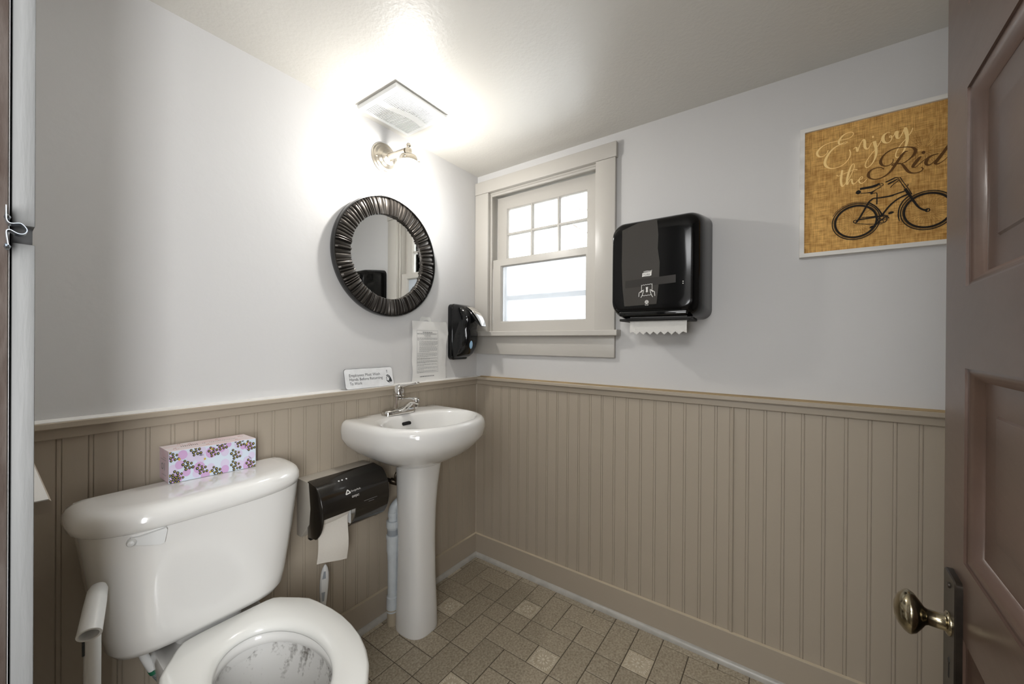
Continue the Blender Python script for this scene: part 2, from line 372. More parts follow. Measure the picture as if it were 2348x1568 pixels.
MB().loft([[(-d - .002, -1.2265 + s, z) for s, d in [(.0055, 0)] + hb + [(-.0055, 0)]] for z in (.114, .935)]).build('batten', M_wain, wr)
MB().loft([[(a, b, z) for a, b in [(0, 0), (-.014, 0), (-.014, -.004), (-.010, -.0115), (-.0035, -.0145), (0, -.0145)]] for z in (.114, .935)]).build('corner_bead', M_wain, wl)
# cap rails
def rail(name, fn, L0, L1, edge_mat, B1=None):
    B1 = L1 if B1 is None else B1
    r = structroot(name)
    c = MB().prism([(0, .955), (.034, .955), (.0355, .957), (.0355, .968), (.034, .970), (0, .970)], lambda a, b, d: fn(a, b, d), L0, L1).build('cap', M_wain2, r, angle=25)
    MB().prism([(0, .929), (.0175, .929), (.019, .931), (.019, .955), (0, .955)], lambda a, b, d: fn(a, b, d), L0, B1).build('apron_band', M_wain2, r, angle=25)
    MB().prism([(0, .970), (.0335, .970), (.0335, .9712), (.012, .9714), (.004, .974), (0, .974)], lambda a, b, d: fn(a, b, d), L0, L1).build('paint_edge', edge_mat, r, angle=25)
    return r
rail('trim_3', lambda a, b, d: (d, -a, b), XC, 0, M_white_edge)
rail('trim_4', lambda a, b, d: (-a, d, b), YF, -.0356, M_tan_edge, -.0191)
rail('trim_5', lambda a, b, d: (XC + a, d, b), -.672, -.0356, M_white_edge, -.0191)
struct(MB().box(XC, XC + .009, -.672, -.0356, .1, .93), 'trim_6', M_wain)
# baseboards and shoe moulding
def base(name, fn, L0, L1, shoe=True):
    b = structroot(name)
    MB().prism([(0, 0), (.0205, 0), (.0205, .1155), (.0195, .1165), (.0, .1168)], fn, L0, L1).build('board', M_wain, b, angle=25)
    MB().prism([(.0086, .1166), (.0203, .1164), (.0203, .1174), (.0086, .1178)], fn, L0, L1).build('lit_top_edge', M_lit_edge, b, angle=25)  # thin strip coloured paler to carry the lamplight on the board's top
    q = [(.0205, 0)] + [(.0205 + .0145 * math.cos(a), .021 * math.sin(a)) for a in [PI / 2 * i / 6 for i in range(7)]]
    if shoe: MB().prism(q, fn, L0, L1).build('shoe_moulding', M_shoe if shoe == 1 else M_wain2, b)
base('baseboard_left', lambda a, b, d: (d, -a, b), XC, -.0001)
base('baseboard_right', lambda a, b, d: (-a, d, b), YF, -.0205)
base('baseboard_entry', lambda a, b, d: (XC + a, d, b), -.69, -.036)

# ================================================================== window
wn = structroot('window_1')
MB().box(-.020, .0, -.090, -.0015, 1.2135, 1.9505, .0015).build('casing', M_trim, wn)
MB().box(-.020, .0, -.787, -.698, 1.2135, 1.9505, .0015).build('casing', M_trim, wn)
MB().box(-.0235, .0, -.792, -.0015, 1.951, 2.016, .0015).build('head_casing', M_trim, wn)
MB().prism([(.014, 1.187), (-.049, 1.187), (-.053, 1.190), (-.053, 1.209), (-.049, 1.213), (.014, 1.213)], lambda a, b, d: (a, d, b), -.809, -.002).build('stool', M_trim, wn)
MB().box(-.0185, 0, -.787, -.002, 1.094, 1.1868, .0015).build('apron', M_trim, wn)
for y0, y1 in ((-.090, -.078), (-.710, -.698)): MB().box(0.0002, .139, y0, y1, 1.2, 1.957).build('jamb', M_trim, wn)
MB().box(.0002, .139, -.698, -.090, 1.943, 1.957).build('jamb', M_trim, wn)
MB().box(.0142, .16, -.698, -.090, 1.197, 1.2135).build('sill', M_trim, wn)
for y0, y1 in ((-.1005, -.0902), (-.6978, -.688)): MB().box(.0005, .0125, y0, y1, 1.2136, 1.9428, .0015).build('stop', M_trim, wn)
MB().box(.0005, .0125, -.688, -.1005, 1.931, 1.9428, .0015).build('stop', M_trim, wn)
def sash(name, x0, x1, y0, y1, z0, z1, st, br, tr, glassm, nv=0, nh=0, hz=()):
    # stiles and rails with a puttied chamfer towards the glass
    mb = MB(); iy0, iy1, iz0, iz1 = y0 + st, y1 - st, z0 + br, z1 - tr; xm = (x0 + x1) / 2
    R = lambda a, b, c, d, x: [(x, a, c), (x, b, c), (x, b, d), (x, a, d)]
    mb.loft([R(y0, y1, z0, z1, x1), R(y0, y1, z0, z1, x0), R(iy0, iy1, iz0, iz1, x0), R(iy0 + .003, iy1 - .003, iz0 + .003, iz1 - .003, x0 + .004), R(iy0 + .006, iy1 - .006, iz0 + .006, iz1 - .006, xm), R(iy0 + .004, iy1 - .004, iz0 + .004, iz1 - .004, x1), R(y0, y1, z0, z1, x1)], False, False)
    s = mb.build(name, M_trim, wn, angle=25)
    ys = [iy0] + [iy0 + (iy1 - iy0) * k / (nv + 1) for k in range(1, nv + 1)] + [iy1]; zs = [iz0] + list(hz) + [iz1]
    for y in ys[1:-1]:
        MB().prism([(x0 + .003, y - .004), (x0 + .003, y + .004), (xm, y + .009), (xm + .006, y + .009), (xm + .006, y - .009), (xm, y - .009)], lambda a, b, d: (a, b, d), iz0, iz1).build('muntin', M_trim, s, angle=20)
    for z in hz:
        MB().prism([(x0 + .004, z - .004), (x0 + .004, z + .004), (xm, z + .009), (xm + .006, z + .009), (xm + .006, z - .009), (xm, z - .009)], lambda a, b, d: (a, d, b), iy0, iy1).build('muntin', M_trim, s, angle=20)
    for a, b in zip(ys[:-1], ys[1:]):
        for c, d in zip(zs[:-1], zs[1:]):
            MB().box(xm, xm + .003, a + .001, b - .001, c + .001, d - .001).build('pane', glassm, s)
    return s
sash('lower_sash', .0145, .047, -.6868, -.1015, 1.2145, 1.5935, .047, .047, .033, M_frost)
sash('upper_sash', .050, .083, -.6878, -.1025, 1.562, 1.934, .060, .040, .064, M_glass, 2, 1, (1.735,))
sf = MB(); R = lambda a, b, c, d, x: [(x, a, c), (x, b, c), (x, b, d), (x, a, d)]
sf.loft([R(-.697, -.091, 1.214, 1.942, .128), R(-.697, -.091, 1.214, 1.942, .112), R(-.668, -.120, 1.245, 1.912, .112), R(-.668, -.120, 1.245, 1.912, .128), R(-.697, -.091, 1.214, 1.942, .128)], False, False)
sf.box(.112, .128, -.668, -.120, 1.386, 1.412)
sf.build('storm_frame', M_storm, wn)

# ================================================================== entry doorway
dw = structroot('trim_7')
for z0, z1 in ((0, 1.2445), (1.2605, HD + .09)): MB().box(XC + .0012, -1.566, YO, -.69, z0, z1, .001).build('casing', M_jamb, dw)
MB().box(XC + .0012, -1.567, YO + .01, -.69, 1.2445, 1.2605).build('notch', M_slot, dw)
MB().box(-1.70, XC - .0012, YO - .004, YO + .0, 0, HD).build('jamb', M_worn, dw)
MB().box(XC, -1.566, YO, YH, HD, HD + .09).build('head_casing', M_jamb, dw)
MB().box(XC, -1.566, -1.64, YH - .012, 0, HD + .09).build('casing', M_jamb, dw)
sp = thing('spring_catch', 'bent zinc spring door catch on the worn jamb at the left edge', 'door catch', (-1.582, YO - .012, 1.2525))
P = [(8, 490), (8.5, 510), (9, 520), (13, 526.5), (21, 528), (30, 526.5), (40, 525.5), (48, 530), (53.5, 536), (54, 541), (50, 546), (44, 548.5), (34, 548.5), (24, 545), (17, 542.5), (10, 544), (8.5, 549), (10, 560), (13, 576)]
P = [(-1.579 + (a - 22) * .000236, 1.16 + (780 - b) * .000388) for a, b in P]
Q = catmull([(a, b, 0) for a, b in P], 3); mb = MB()
vv = [[mb.bm.verts.new((q.x + nx, y, q.y + nz)) for q, nx, nz in [(q, *(lambda t: (-t.y * .0003 * s, t.x * .0003 * s))((Q[min(i + 1, len(Q) - 1)] - Q[max(i - 1, 0)]).normalized())) for i, q in enumerate(Q)]] for y in (YO - .005, YO - .019) for s in (1, -1)]
for a, b in ((0, 1), (2, 3), (0, 2), (1, 3)):
    for i in range(len(Q) - 1): mb.bm.faces.new((vv[a][i], vv[a][i + 1], vv[b][i + 1], vv[b][i]))
mb.build('spring', M_spring, sp)
for z in (1.2635, 1.2385): MB().lathe([(0, -.001), (.003, 0), (.0025, .002), (0, .003)], (-1.5825, YO - .012, z), (1, 0, .1), 12, False, False).build('screw', M_spring, sp)

# ================================================================== door
da = math.radians(-2.95); dd = Vector((math.cos(da), math.sin(da), 0)); dn = Vector((-dd.y, dd.x, 0)); DF = Vector((-.86, -1.55, 0))
D_ = lambda s, t, z: DF - dd * s + dn * t + Vector((0, 0, z))
dr = structroot('door_1'); DW = .70
def dbox(s0, s1, t0, t1, z0, z1, bev=.001):
    return MB().loft([[D_(s, t, z) for s, t in ((s0, t0), (s1, t0), (s1, t1), (s0, t1))] for z in (z0, z1)])
PZ = [(1.545, 1.772), (1.2265, 1.4525), (.912, 1.1335), (.598, .826), (.285, .51)]
dbox(0, .083, -.035, 0, .012, 1.972).build('stile', M_door, dr); dbox(DW - .083, DW, -.035, 0, .012, 1.972).build('stile', M_door, dr)
zz = [1.972] + [v for a, b in PZ for v in (b, a)] + [.012]
for i in range(0, len(zz), 2): dbox(.083, DW - .083, -.035, 0, zz[i + 1], zz[i]).build('rail', M_door, dr)
for z0, z1 in PZ:
    R4 = lambda i, t: [D_(s, t, z) for s, z in ((.083 + i, z0 + i), (DW - .083 - i, z0 + i), (DW - .083 - i, z1 - i), (.083 + i, z1 - i))]
    pn = MB().loft([R4(.014, -.030), R4(.014, -.0125), R4(.046, -.0135), R4(.048, -.0115), R4(.05, -.0112)]).build('panel', M_door, dr, angle=15)
    MB().loft([R4(i, t) for i, t in ((0, -.028), (0, -.0025), (.0015, -.0022), (.0045, -.0028), (.0085, -.0055), (.0125, -.0100), (.0145, -.0118), (.0150, -.0140), (.0150, -.028))], False, False).build('moulding', M_door, pn, angle=60)
lp = MB(); rr = rrect(.060, .795, .0235, .092, .006, 3)
lp.loft([[D_(s, t, z) for s, z in [(.060 + (a - .060) * k, .795 + (b - .795) * kk) for a, b in rr]] for t, k, kk in ((0, 1, 1), (.0052, 1, 1), (.0065, .95, .99), (.0062, .78, .95))])
lk = lp.build('lock_plate', M_lock, dr, angle=30)
kh = MB(); kh.loft([[D_(.060 + a, t, .775 + b) for a, b in [(-.0018, -.012), (.0018, -.012), (.0014, .004), (.0035, .008), (0, .0125), (-.0035, .008), (-.0014, .004)]] for t in (.004, .0066)]); kh.build('keyhole', M_slot, lk)
MB().lathe([(0, .006), (.0035, .0062), (.003, .0078), (0, .0082)], D_(.060, 0, .873), dn, 12, False, False).build('screw', M_lock, lk)
MB().lathe([(.0135, .0062), (.0135, .008), (.0105, .0095), (.0092, .0105), (.0090, .024), (.0105, .0265), (.016, .030), (.0225, .035), (.0250, .0395), (.0248, .0415), (.0225, .0450), (.0165, .0500), (.008, .0530), (0, .0537)], D_(.060, 0, .827), dn, 40, True, False).build('knob', M_brass, dr, angle=70)
for z in (.25, 1.0, 1.72): MB().tube([D_(.705, .004, z - .045), D_(.705, .004, z + .045)], .006, 10).build('hinge', M_lock, dr)

# ================================================================== toilet
TX = -1.245
def tline(cx, a, y0, y1, e, z, n=26):
    """D-shaped outline: straight back at y0, superelliptic bowed front reaching y1"""
    yk = y0 - .022; P = [(cx - a + .01, y0, z), (cx - a * .5, y0, z), (cx, y0, z), (cx + a * .5, y0, z), (cx + a - .01, y0, z), (cx + a - .003, y0 - .003, z)]
    for k in range(n + 1):
        t = PI * k / n; cc, s = math.cos(t), math.sin(t)
        P.append((cx + a * math.copysign(abs(cc) ** e, cc), yk + (y1 - yk) * abs(s) ** e, z))
    P.append((cx - a + .003, y0 - .003, z)); return P
to = thing('toilet', 'white two-piece toilet with lid-less seat standing against the left wall', 'toilet', (-1.21, -.32, 0))
TANK = [(.437, .125, -.11, -.180), (.4395, .150, -.095, -.200), (.447, .168, -.082, -.214), (.462, .178, -.074, -.222), (.50, .185, -.070, -.228), (.62, .204, -.065, -.236), (.742, .2185, -.062, -.242)]
tank = MB().loft([tline(-1.2475, a + .006, y0, y1, .50, z) for z, a, y0, y1 in TANK]).build('tank', M_porc, to, angle=70)
LID = [(.738, .206, -.225), (.7385, .221, -.247), (.743, .2265, -.254), (.755, .229, -.257), (.768, .2275, -.255), (.778, .222, -.249), (.785, .212, -.240), (.789, .198, -.226), (.790, .180, -.208)]
MB().loft([tline(-1.2505, a + .0085, -.052 - (.229 - a) * .25, y1, .60, z) for z, a, y1 in LID]).build('tank_lid', M_porc, to, angle=70)
def tank_y(x): u = min(abs(x + 1.2405) / .216, 1); return -.085 + (-.241 + .085) * (1 - u ** (1 / .5 / 1) ) ** .5 if u < 1 else -.085
lv = MB(); lp_ = [(-1.404, .733), (-1.392, .7315), (-1.3465, .7365), (-1.3445, .732), (-1.349, .7045), (-1.356, .7015), (-1.391, .7125), (-1.402, .717)]
lv.loft([[(x, -.085 - .155 * (1 - (abs(x + 1.2475) / .2225) ** 4) ** .25 - d + .0 * z, z) for x, z in lp_] for d in (-.004, .0075)] + [[(x * .96 - 1.374 * .04, -.085 - .155 * (1 - (abs(x + 1.2475) / .2225) ** 4) ** .25 - .0095, z * .96 + .7195 * .04) for x, z in lp_]])
lv.lathe([(.0065, 0), (.0085, .006), (.0085, .014), (.0055, .020), (0, .022)], (-1.3985, -.228, .7235), (-.35, -1, 0), 16, True, False)
lv.build('flush_lever', M_plast, to, angle=40)
def seat_outer(n=96):
    half = [(0, -.186), (.060, -.186), (.098, -.188), (.109, -.193), (.150, -.252), (.164, -.277), (.171, -.31), (.1795, -.37), (.1815, -.42), (.178, -.47), (.169, -.52), (.153, -.57), (.131, -.615), (.103, -.652), (.068, -.681), (.033, -.697), (0, -.702)]
    return half
SX, SY = -1.213, -.462
KS = .965
def polar(half, n=96):
    half = [(a * KS, (q + .186) * KS - .216) for a, q in half]
    full = half + [(-a, b) for a, b in half[::-1][1:-1]]
    out = []
    for k in range(n):
        a = 2 * PI * k / n; d = Vector((math.sin(a), math.cos(a))); best = None
        for i in range(len(full)):
            p = Vector(full[i]) - Vector((0, SY)); q = Vector(full[(i + 1) % len(full)]) - Vector((0, SY)); e = q - p
            den = d.x * e.y - d.y * e.x
            if abs(den) < 1e-9: continue
            t = (p.x * e.y - p.y * e.x) / den; u = (p.x * d.y - p.y * d.x) / den
            if t > 0 and -1e-6 <= u <= 1 + 1e-6: best = t if best is None else max(best, t)
        out.append((a, best))
    return out
SO = polar(seat_outer())
def inner_r(a, ax=.104, ay=.165): ax *= KS; ay *= KS; return 1 / math.sqrt((math.sin(a) / ax) ** 2 + (math.cos(a) / ay) ** 2)
def sring(f, z): return [(SX + math.sin(a) * f(a, r), SY + math.cos(a) * f(a, r), z + .021) for a, r in SO]
mixr = lambda t, grow=0: (lambda a, r: r * (1 - t) + inner_r(a) * t + grow)
st = [(mixr(0, -.006), .402), (mixr(0, -.001), .405), (mixr(0), .411), (mixr(0, .0), .417), (mixr(0, -.003), .4215), (mixr(.09), .4242), (mixr(.5), .4245), (mixr(.75), .422), (mixr(.88), .418), (mixr(.97), .411), (mixr(1), .404), (mixr(.97), .398), (mixr(.85), .397), (mixr(.3), .399), (mixr(0, -.006), .402)]
MB().loft([sring(f, z) for f, z in st], False, False).build('seat', M_seat, to, angle=80)
for sx in (-.065, .065): MB().box(SX + sx - .018, SX + sx + .018, -.214, -.196, .416, .430, .005, 3).build('hinge_cap', M_seat, to)
BO = polar([(0, -.20), (.07, -.20), (.105, -.215), (.135, -.26), (.158, -.31), (.168, -.37), (.170, -.42), (.166, -.47), (.157, -.52), (.142, -.565), (.121, -.608), (.094, -.643), (.062, -.668), (.03, -.683), (0, -.687)])
bring = lambda k, z, dy=0, kx=1: [(SX + math.sin(a) * r * k * kx, SY + dy + math.cos(a) * r * k, z * 1.053) for a, r in BO]
ir = lambda ax, ay, z, dy=0: [(SX + math.sin(a) * inner_r(a, ax, ay), SY + dy + math.cos(a) * inner_r(a, ax, ay), z * 1.053) for a, r in BO]
bw = MB().loft([bring(.60, .0, .06, .9), bring(.60, .02, .06, .88), bring(.50, .10, .06, .85), bring(.55, .17, .05), bring(.80, .27, .02), bring(.95, .335), bring(1.0, .37), bring(1.0, .388), bring(.975, .396), ir(.118, .182, .396), ir(.110, .172, .392), ir(.108, .170, .372), ir(.114, .176, .368)], True, False).build('bowl', M_porc, to, angle=75)
sub(MB().loft([ir(.114, .176, .368), ir(.128, .192, .366), ir(.126, .188, .345), ir(.112, .168, .30), ir(.090, .135, .25, .01), ir(.062, .09, .205, .02), ir(.05, .07, .19, .02)], False, True), 'bowl_interior', M_bowl, bw, to, angle=80)
bk = MB(); bk.loft([rrect(SX - .02, -.115, .075, .085, .03) and [(x, y, z) for x, y in rrect(SX - .025, -.15 + dy, hx, hy, .035)] for z, hx, hy, dy in ((0, .085, .10, -.02), (.06, .075, .09, -.02), (.24, .08, .095, -.02), (.34, .105, .10, -.03), (.40, .115, .105, -.035), (.413, .112, .10, -.035))]); bk.loft([[(x, y, z) for x, y in rrect(-1.24, -.145, .07, .045, .03)] for z in (.40, .440)])
bk.build('bowl_neck', M_porc, to, angle=70)
hp = catmull([(-1.372, -.145, .455), (-1.366, -.145, .415), (-1.345, -.14, .355), (-1.315, -.12, .285), (-1.30, -.09, .22), (-1.31, -.05, .18), (-1.32, -.03, .17)], 6)
hs = MB().tube(hp, .0075, 12).build('supply_hose', M_fabhose, to)
sub(MB().tube(hp[1:12], .0085, 14), 'hose_label', M_plast, hs, to)
for k in (1, 11): sub(MB().tube(hp[k:k + 2], .0092, 14), 'green_band', M_green, hs, to)

# ---- tissue box on the tank lid
tb0 = Vector((-1.311, -.100, .790)); TLn = .190; tx = Vector((math.cos(math.radians(-6.5)), math.sin(math.radians(-6.5)), 0)); ty = Vector((math.cos(math.radians(90.8)), math.sin(math.radians(90.8)), 0)); THt = .0815; TD = .084
T_ = lambda u, v, z: tb0 + tx * u + ty * v + Vector((0, 0, z + .0008))
tbx = thing('tissue_box', 'lilac leopard-print tissue box lying on the white toilet tank', 'tissue box', tuple(T_(TLn / 2, TD / 2, -.0008)))
b8 = MB(); b8.loft([[T_(u, v, z) for u, v in ((.001, .001), (TLn - .001, .001), (TLn - .001, TD), (.001, TD))] for z in (0, THt)]); b8.build('carton', M_cardp, tbx)
b8 = MB(); b8.loft([[T_(u, v, z) for u, z in ((0, 0), (TLn, 0), (TLn, THt), (0, THt))] for v in (.001, -.0004)]); fp = b8.build('front_panel', M_cardb, tbx)
b8 = MB(); b8.loft([[T_(u, v, z) for u, v in ((.0, .0), (TLn, .0), (TLn, TD), (.0, TD))] for z in (THt, THt + .0006)]); tp_ = b8.build('top_panel', M_cardw, tbx)
Fp = lambda off: (lambda u, v: T_(u * TLn, -.0004 - off, v * THt))
def cvt(x, y): u = (x - 450) / 1625; yt = 480 - 275 * u; yb = 1060 - 335 * u; return u, (yb - y) / (yb - yt)
import itertools
def dset(name, L, m, off, kx=1.0):
    mb = MB()
    for x, y, r in L:
        u, v = cvt(x, y)
        P = []
        for k in range(14):
            a = 2 * PI * k / 14; P.append(Fp(off)(min(max(u + r * math.cos(a) / 1625 * kx, .002), .998), min(max(v + r * math.sin(a) / 560, .004), .996)))
        mb.face(P)
    return sub(mb, name, m, fp, tbx, recalc=False)
for q in [(1180,760,80),(1000,600,85),(1450,470,80),(1450,680,85),(1700,330,70),(1720,500,80),(1740,690,80),(1900,620,90),(1990,520,70),(840,560,100),(1010,460,90),(930,870,80),(520,800,90)]: dset('pale_dot', [q], M_lil2, .0003)
for q in [(680,530,85),(630,710,80),(750,850,70),(600,950,90),(970,760,105),(1190,480,105),(1380,400,80),(1450,790,80),(1520,330,55),(1810,360,60),(1930,350,85),(1920,710,110),(1080,910,85),(480,600,60),(540,1000,80)]: dset('lilac_dot', [q], M_lil1, .0006)
sp_, ye_ = [], [(625,610,22),(1070,600,20),(1170,840,20),(1885,300,18),(1195,420,18)]
rg = random.Random(3)
for cx_, cy_ in ((510,570),(900,460),(1220,470),(760,720),(1010,790),(510,990),(1280,830),(1650,510),(1650,720),(1730,285),(1950,340),(1960,680),(590,910),(1380,350)):
    for k in range(9):
        a = k * 2.4; r = 12 + 29 * math.sqrt(k) * 1.05; sp_.append((cx_ + r * math.cos(a) * 1.05, cy_ + r * math.sin(a) * .9, 23 + rg.random() * 7))
dset('leopard_spots', sp_, M_ink, .0009)['kind'] = 'stuff'; s_o = dset('spot_centres', [(x + 3, y - 3, r * .36) for x, y, r in sp_] + ye_, M_yel, .0012); s_o['kind'] = 'stuff'
TPf = lambda u, v: T_(u * TLn, v * TD, THt + .0008)
sm = MB()
for x, y, r in [(.1, .3, .05), (.3, .7, .05), (.45, .2, .05), (.62, .72, .05), (.8, .25, .05), (.9, .7, .05), (.2, .85, .04)]:
    for k in range(6): a = k * 2.4; disc(sm, x + .012 * math.sqrt(k) * math.cos(a), y + .07 * math.sqrt(k) * math.sin(a), .006, TPf, 8, .03)
sub(sm, 'printed_marks', mat('rose_print', (196, 140, 128), .6), tp_, tbx, recalc=False)['kind'] = 'stuff'
lm = MB()
for i, (u, wd, hh) in enumerate(((.18, .2, .09), (.42, .05, .05), (.5, .33, .035))):
    n = int(wd / .022)
    for k in range(n): x = u + k * .022; sm2 = hh * (.6 + .4 * ((k * 7) % 3) / 2); ribbon(lm, [(x, .5 - sm2, .008), (x + .004, .5 + sm2, .008)], TPf, smooth=False)
sub(lm, 'printed_letters', M_ink, tp_, tbx, recalc=False)['kind'] = 'stuff'
em = MB(); Ef = lambda u, v: T_(.0006 - .0012, u * TD, v * THt)
for r, n in ((.75, 5), (.68, 9), (.2, 7)):
    for k in range(n): ribbon(em, [(.25 + k * .06, r, .02), (.285 + k * .06, r, .02)], Ef, smooth=False)
annulus(em, .62, .45, .09, .03, Ef, 18)
for k in range(7): ribbon(em, [(.36, .36 + k * .035, .014), (.44, .36 + k * .035, .014)], Ef, smooth=False)
em.build('end_print', M_inkgrey, tbx, recalc=False)['kind'] = 'stuff'

# ---- white PVC pipe with slanted open sleeve
pv = thing('pipe_handle', 'thin white plastic pipe with slanted open sleeve standing left of the toilet', 'pipe', (-1.4615, -.262, 0))
MB().tube([(-1.4615, -.262, 0), (-1.4615, -.262, .60)], .0122, 20).build('pipe', M_plast, pv)
a0, a1 = Vector((-1.4725, -.318, .604)), Vector((-1.449, -.228, .652)); ax = (a1 - a0); mb = MB(); uu = ax.normalized().orthogonal(); 
mb.lathe([(.0115, .028), (.0135, .0), (.0175, 0), (.0172, .01), (.0165, .06), (.0150, ax.length - .012), (.0115, ax.length - .003), (.004, ax.length), (0, ax.length)], a0, ax, 28, True, False)
mb.build('sleeve', M_plast, pv, angle=60)
MB().tube([(-1.4740, -.2665, .54), (-1.4738, -.2660, .585)], .0022, 6).build('printed_mark', M_ink, pv)

# ---- toilet brush behind the seat
tbh = thing('toilet_brush', 'white toilet brush with looped handle standing behind the toilet seat', 'brush', (-.925, -.115, 0))
def br(t):
    p0, p1 = Vector((-.922, -.112, .10)), Vector((-.892, -.085, .383)); return p0.lerp(p1, t)
mb = MB(); vx = Vector((.92, -.38, 0)).normalized(); rings = []
for t, wdt, th in ((0, .007, .007), (.3, .007, .006), (.5, .0085, .006), (.62, .0115, .007), (.72, .0135, .0075), (.82, .0140, .0075), (.90, .0125, .0075), (.96, .0085, .006), (.99, .004, .004), (1, .001, .001)):
    c = br(t); vy = Vector((0, 0, 1)).cross(vx); rings.append([c + vx * wdt * math.cos(a) + vy * th * math.sin(a) for a in [2 * PI * k / 20 for k in range(20)]])
hd = mb.loft(rings).build('handle', M_plast, tbh, angle=60)
for t0, t1, w0, w1, m in ((.60, .70, .003, .0058, M_handle_ins), (.715, .835, .0062, .0066, M_plast), (.85, .93, .0058, .003, M_handle_ins)):
    c0, c1 = br(t0), br(t1); vy = Vector((0, 0, 1)).cross(vx); off = -vy * .0078
    sub(MB().loft([[c + vx * wq * q + off * k for q in (-1.3, .6) for k in ((1, .6) if q < 0 else (.6, 1))] for c, wq in ((c0, w0), (c1, w1))]), 'grip_inset', m, hd, tbh)
MB().lathe([(.045, 0), (.05, .004), (.046, .06), (.04, .10), (.036, .10), (.036, .03), (0, .03)], (-.925, -.115, 0), (0, 0, 1), 28, True, False).build('cup', M_plast, tbh)
MB().lathe([(0, .031), (.02, .034), (.026, .06), (.022, .09), (.008, .098)], (-.925, -.115, 0), (0, 0, 1), 20, False, True).build('bristles', M_pvc, tbh)

# ================================================================== pedestal sink
SXC = -.556
sk = thing('pedestal_sink', 'white porcelain pedestal sink with chrome faucet in the corner under the mirror', 'sink', (SXC, -.16, 0))
def douter(a, b, z, y0=-.001, cb=.03, n=20):
    """D-shaped basin outline: back edge at y0 with rounded corners, sides, elliptical front"""
    P = []; yk = y0 - .19 * b / .42
    for k in range(7): P.append((SXC - (a - cb) + 2 * (a - cb) * k / 6, y0, z))
    for k in range(1, 5): t = PI / 2 * k / 4; P.append((SXC + a - cb + cb * math.sin(t), y0 - cb + cb * math.cos(t), z))
    for k in range(1, 4): P.append((SXC + a, (y0 - cb) + (yk - y0 + cb) * k / 4, z))
    for k in range(n + 1):
        t = PI * k / n; c, s = math.cos(t), math.sin(t); e = .86
        P.append((SXC + a * math.copysign(abs(c) ** e, c), yk - (b + yk - y0 * 0) * abs(s) ** e, z))
    for k in range(3, 0, -1): P.append((SXC - a, (y0 - cb) + (yk - y0 + cb) * k / 4, z))
    for k in range(4, 0, -1): t = PI / 2 * k / 4; P.append((SXC - a + cb - cb * math.sin(t), y0 - cb + cb * math.cos(t), z))
    return P
def inner(rx, ry, cy, z, ref):
    out = []
    for x, y, _ in ref:
        d = Vector((x - SXC, y - (-.20))); a = math.atan2(d.y / .22, d.x / .24)
        out.append((SXC + rx * math.cos(a), cy + ry * math.sin(a), z))
    return out
ref = douter(.24, .425, 0)
def mixo(P, Q, t, z): return [(p[0] * (1 - t) + q[0] * t, p[1] * (1 - t) + q[1] * t, z) for p, q in zip(P, Q)]
neck = inner(.096, .095, -.165, .672, ref)
R = [neck, mixo(neck, douter(.235, .40, 0), .10, .678), mixo(neck, douter(.235, .40, 0), .42, .700), mixo(neck, douter(.238, .412, 0), .72, .728), mixo(neck, douter(.240, .418, 0), .92, .762),
     douter(.243, .428, .790), douter(.246, .432, .818), douter(.245, .431, .834), douter(.241, .427, .846), douter(.233, .419, .854), douter(.222, .408, .857)]
I0 = inner(.205, .150, -.248, 0, ref)
R += [mixo(douter(.222, .408, 0), I0, .35, .8572), mixo(douter(.218, .404, 0), I0, .78, .8565), mixo(douter(.218, .404, 0), I0, 1.0, .853), inner(.198, .143, -.247, .845, ref), inner(.188, .133, -.246, .82, ref), inner(.168, .115, -.244, .785, ref), inner(.13, .085, -.24, .752, ref), inner(.07, .045, -.235, .737, ref), inner(.022, .02, -.23, .733, ref)]
basin = MB().loft(R).build('basin', M_porc, sk, angle=80)
sub(MB().lathe([(.0, .736), (.019, .7365), (.021, .735), (.021, .733)], (SXC, -.23, 0), (0, 0, 1), 24, True, True), 'drain_ring', M_chrome, basin, sk)
sl = MB(); sl.prism(rrect(SXC - .015, .8215, .0225, .0062, .006, 4), lambda a, b, d: (a, -.1065 - (.8215 - b) * .3 - d, b), .0, .0125); sub(sl, 'overflow_slot', M_slot, basin, sk)
def ped(z, hx, hf, hb, cx=-.550, cy=-.155, dx=0):
    cx += dx
    P = []
    for k in range(36):
        a = 2 * PI * k / 36; c, s = math.cos(a), math.sin(a); e = .72
        P.append((cx + hx * math.copysign(abs(c) ** e, c), cy + (hf if s < 0 else hb) * math.copysign(abs(s) ** e, s), z))
    return P
MB().loft([ped(0, .072, .085, .07), ped(.012, .0735, .087, .07), ped(.10, .071, .083, .068), ped(.22, .067, .077, .066), ped(.36, .066, .074, .066), ped(.48, .069, .076, .068), ped(.57, .0735, .080, .072, dx=.003), ped(.64, .079, .085, .078, dx=.008), ped(.676, .084, .089, .082, dx=.011)]).build('pedestal', M_porc, sk, angle=70)
scuff = MB()
for P in ([(-.012, .175, .0012), (-.008, .16, .003), (-.010, .14, .0035), (-.016, .125, .002)], [(-.004, .172, .001), (-.003, .15, .0025), (-.007, .132, .002)], [(-.02, .13, .0012), (-.026, .122, .0012), (-.022, .114, .001)], [(.004, .2, .0008), (.0, .185, .0008)]):
    ribbon(scuff, [(a, b - .03, c) for a, b, c in P], lambda u, v: (-.527 + u, -.2375 - .0 , v))
scuff.bm.free()
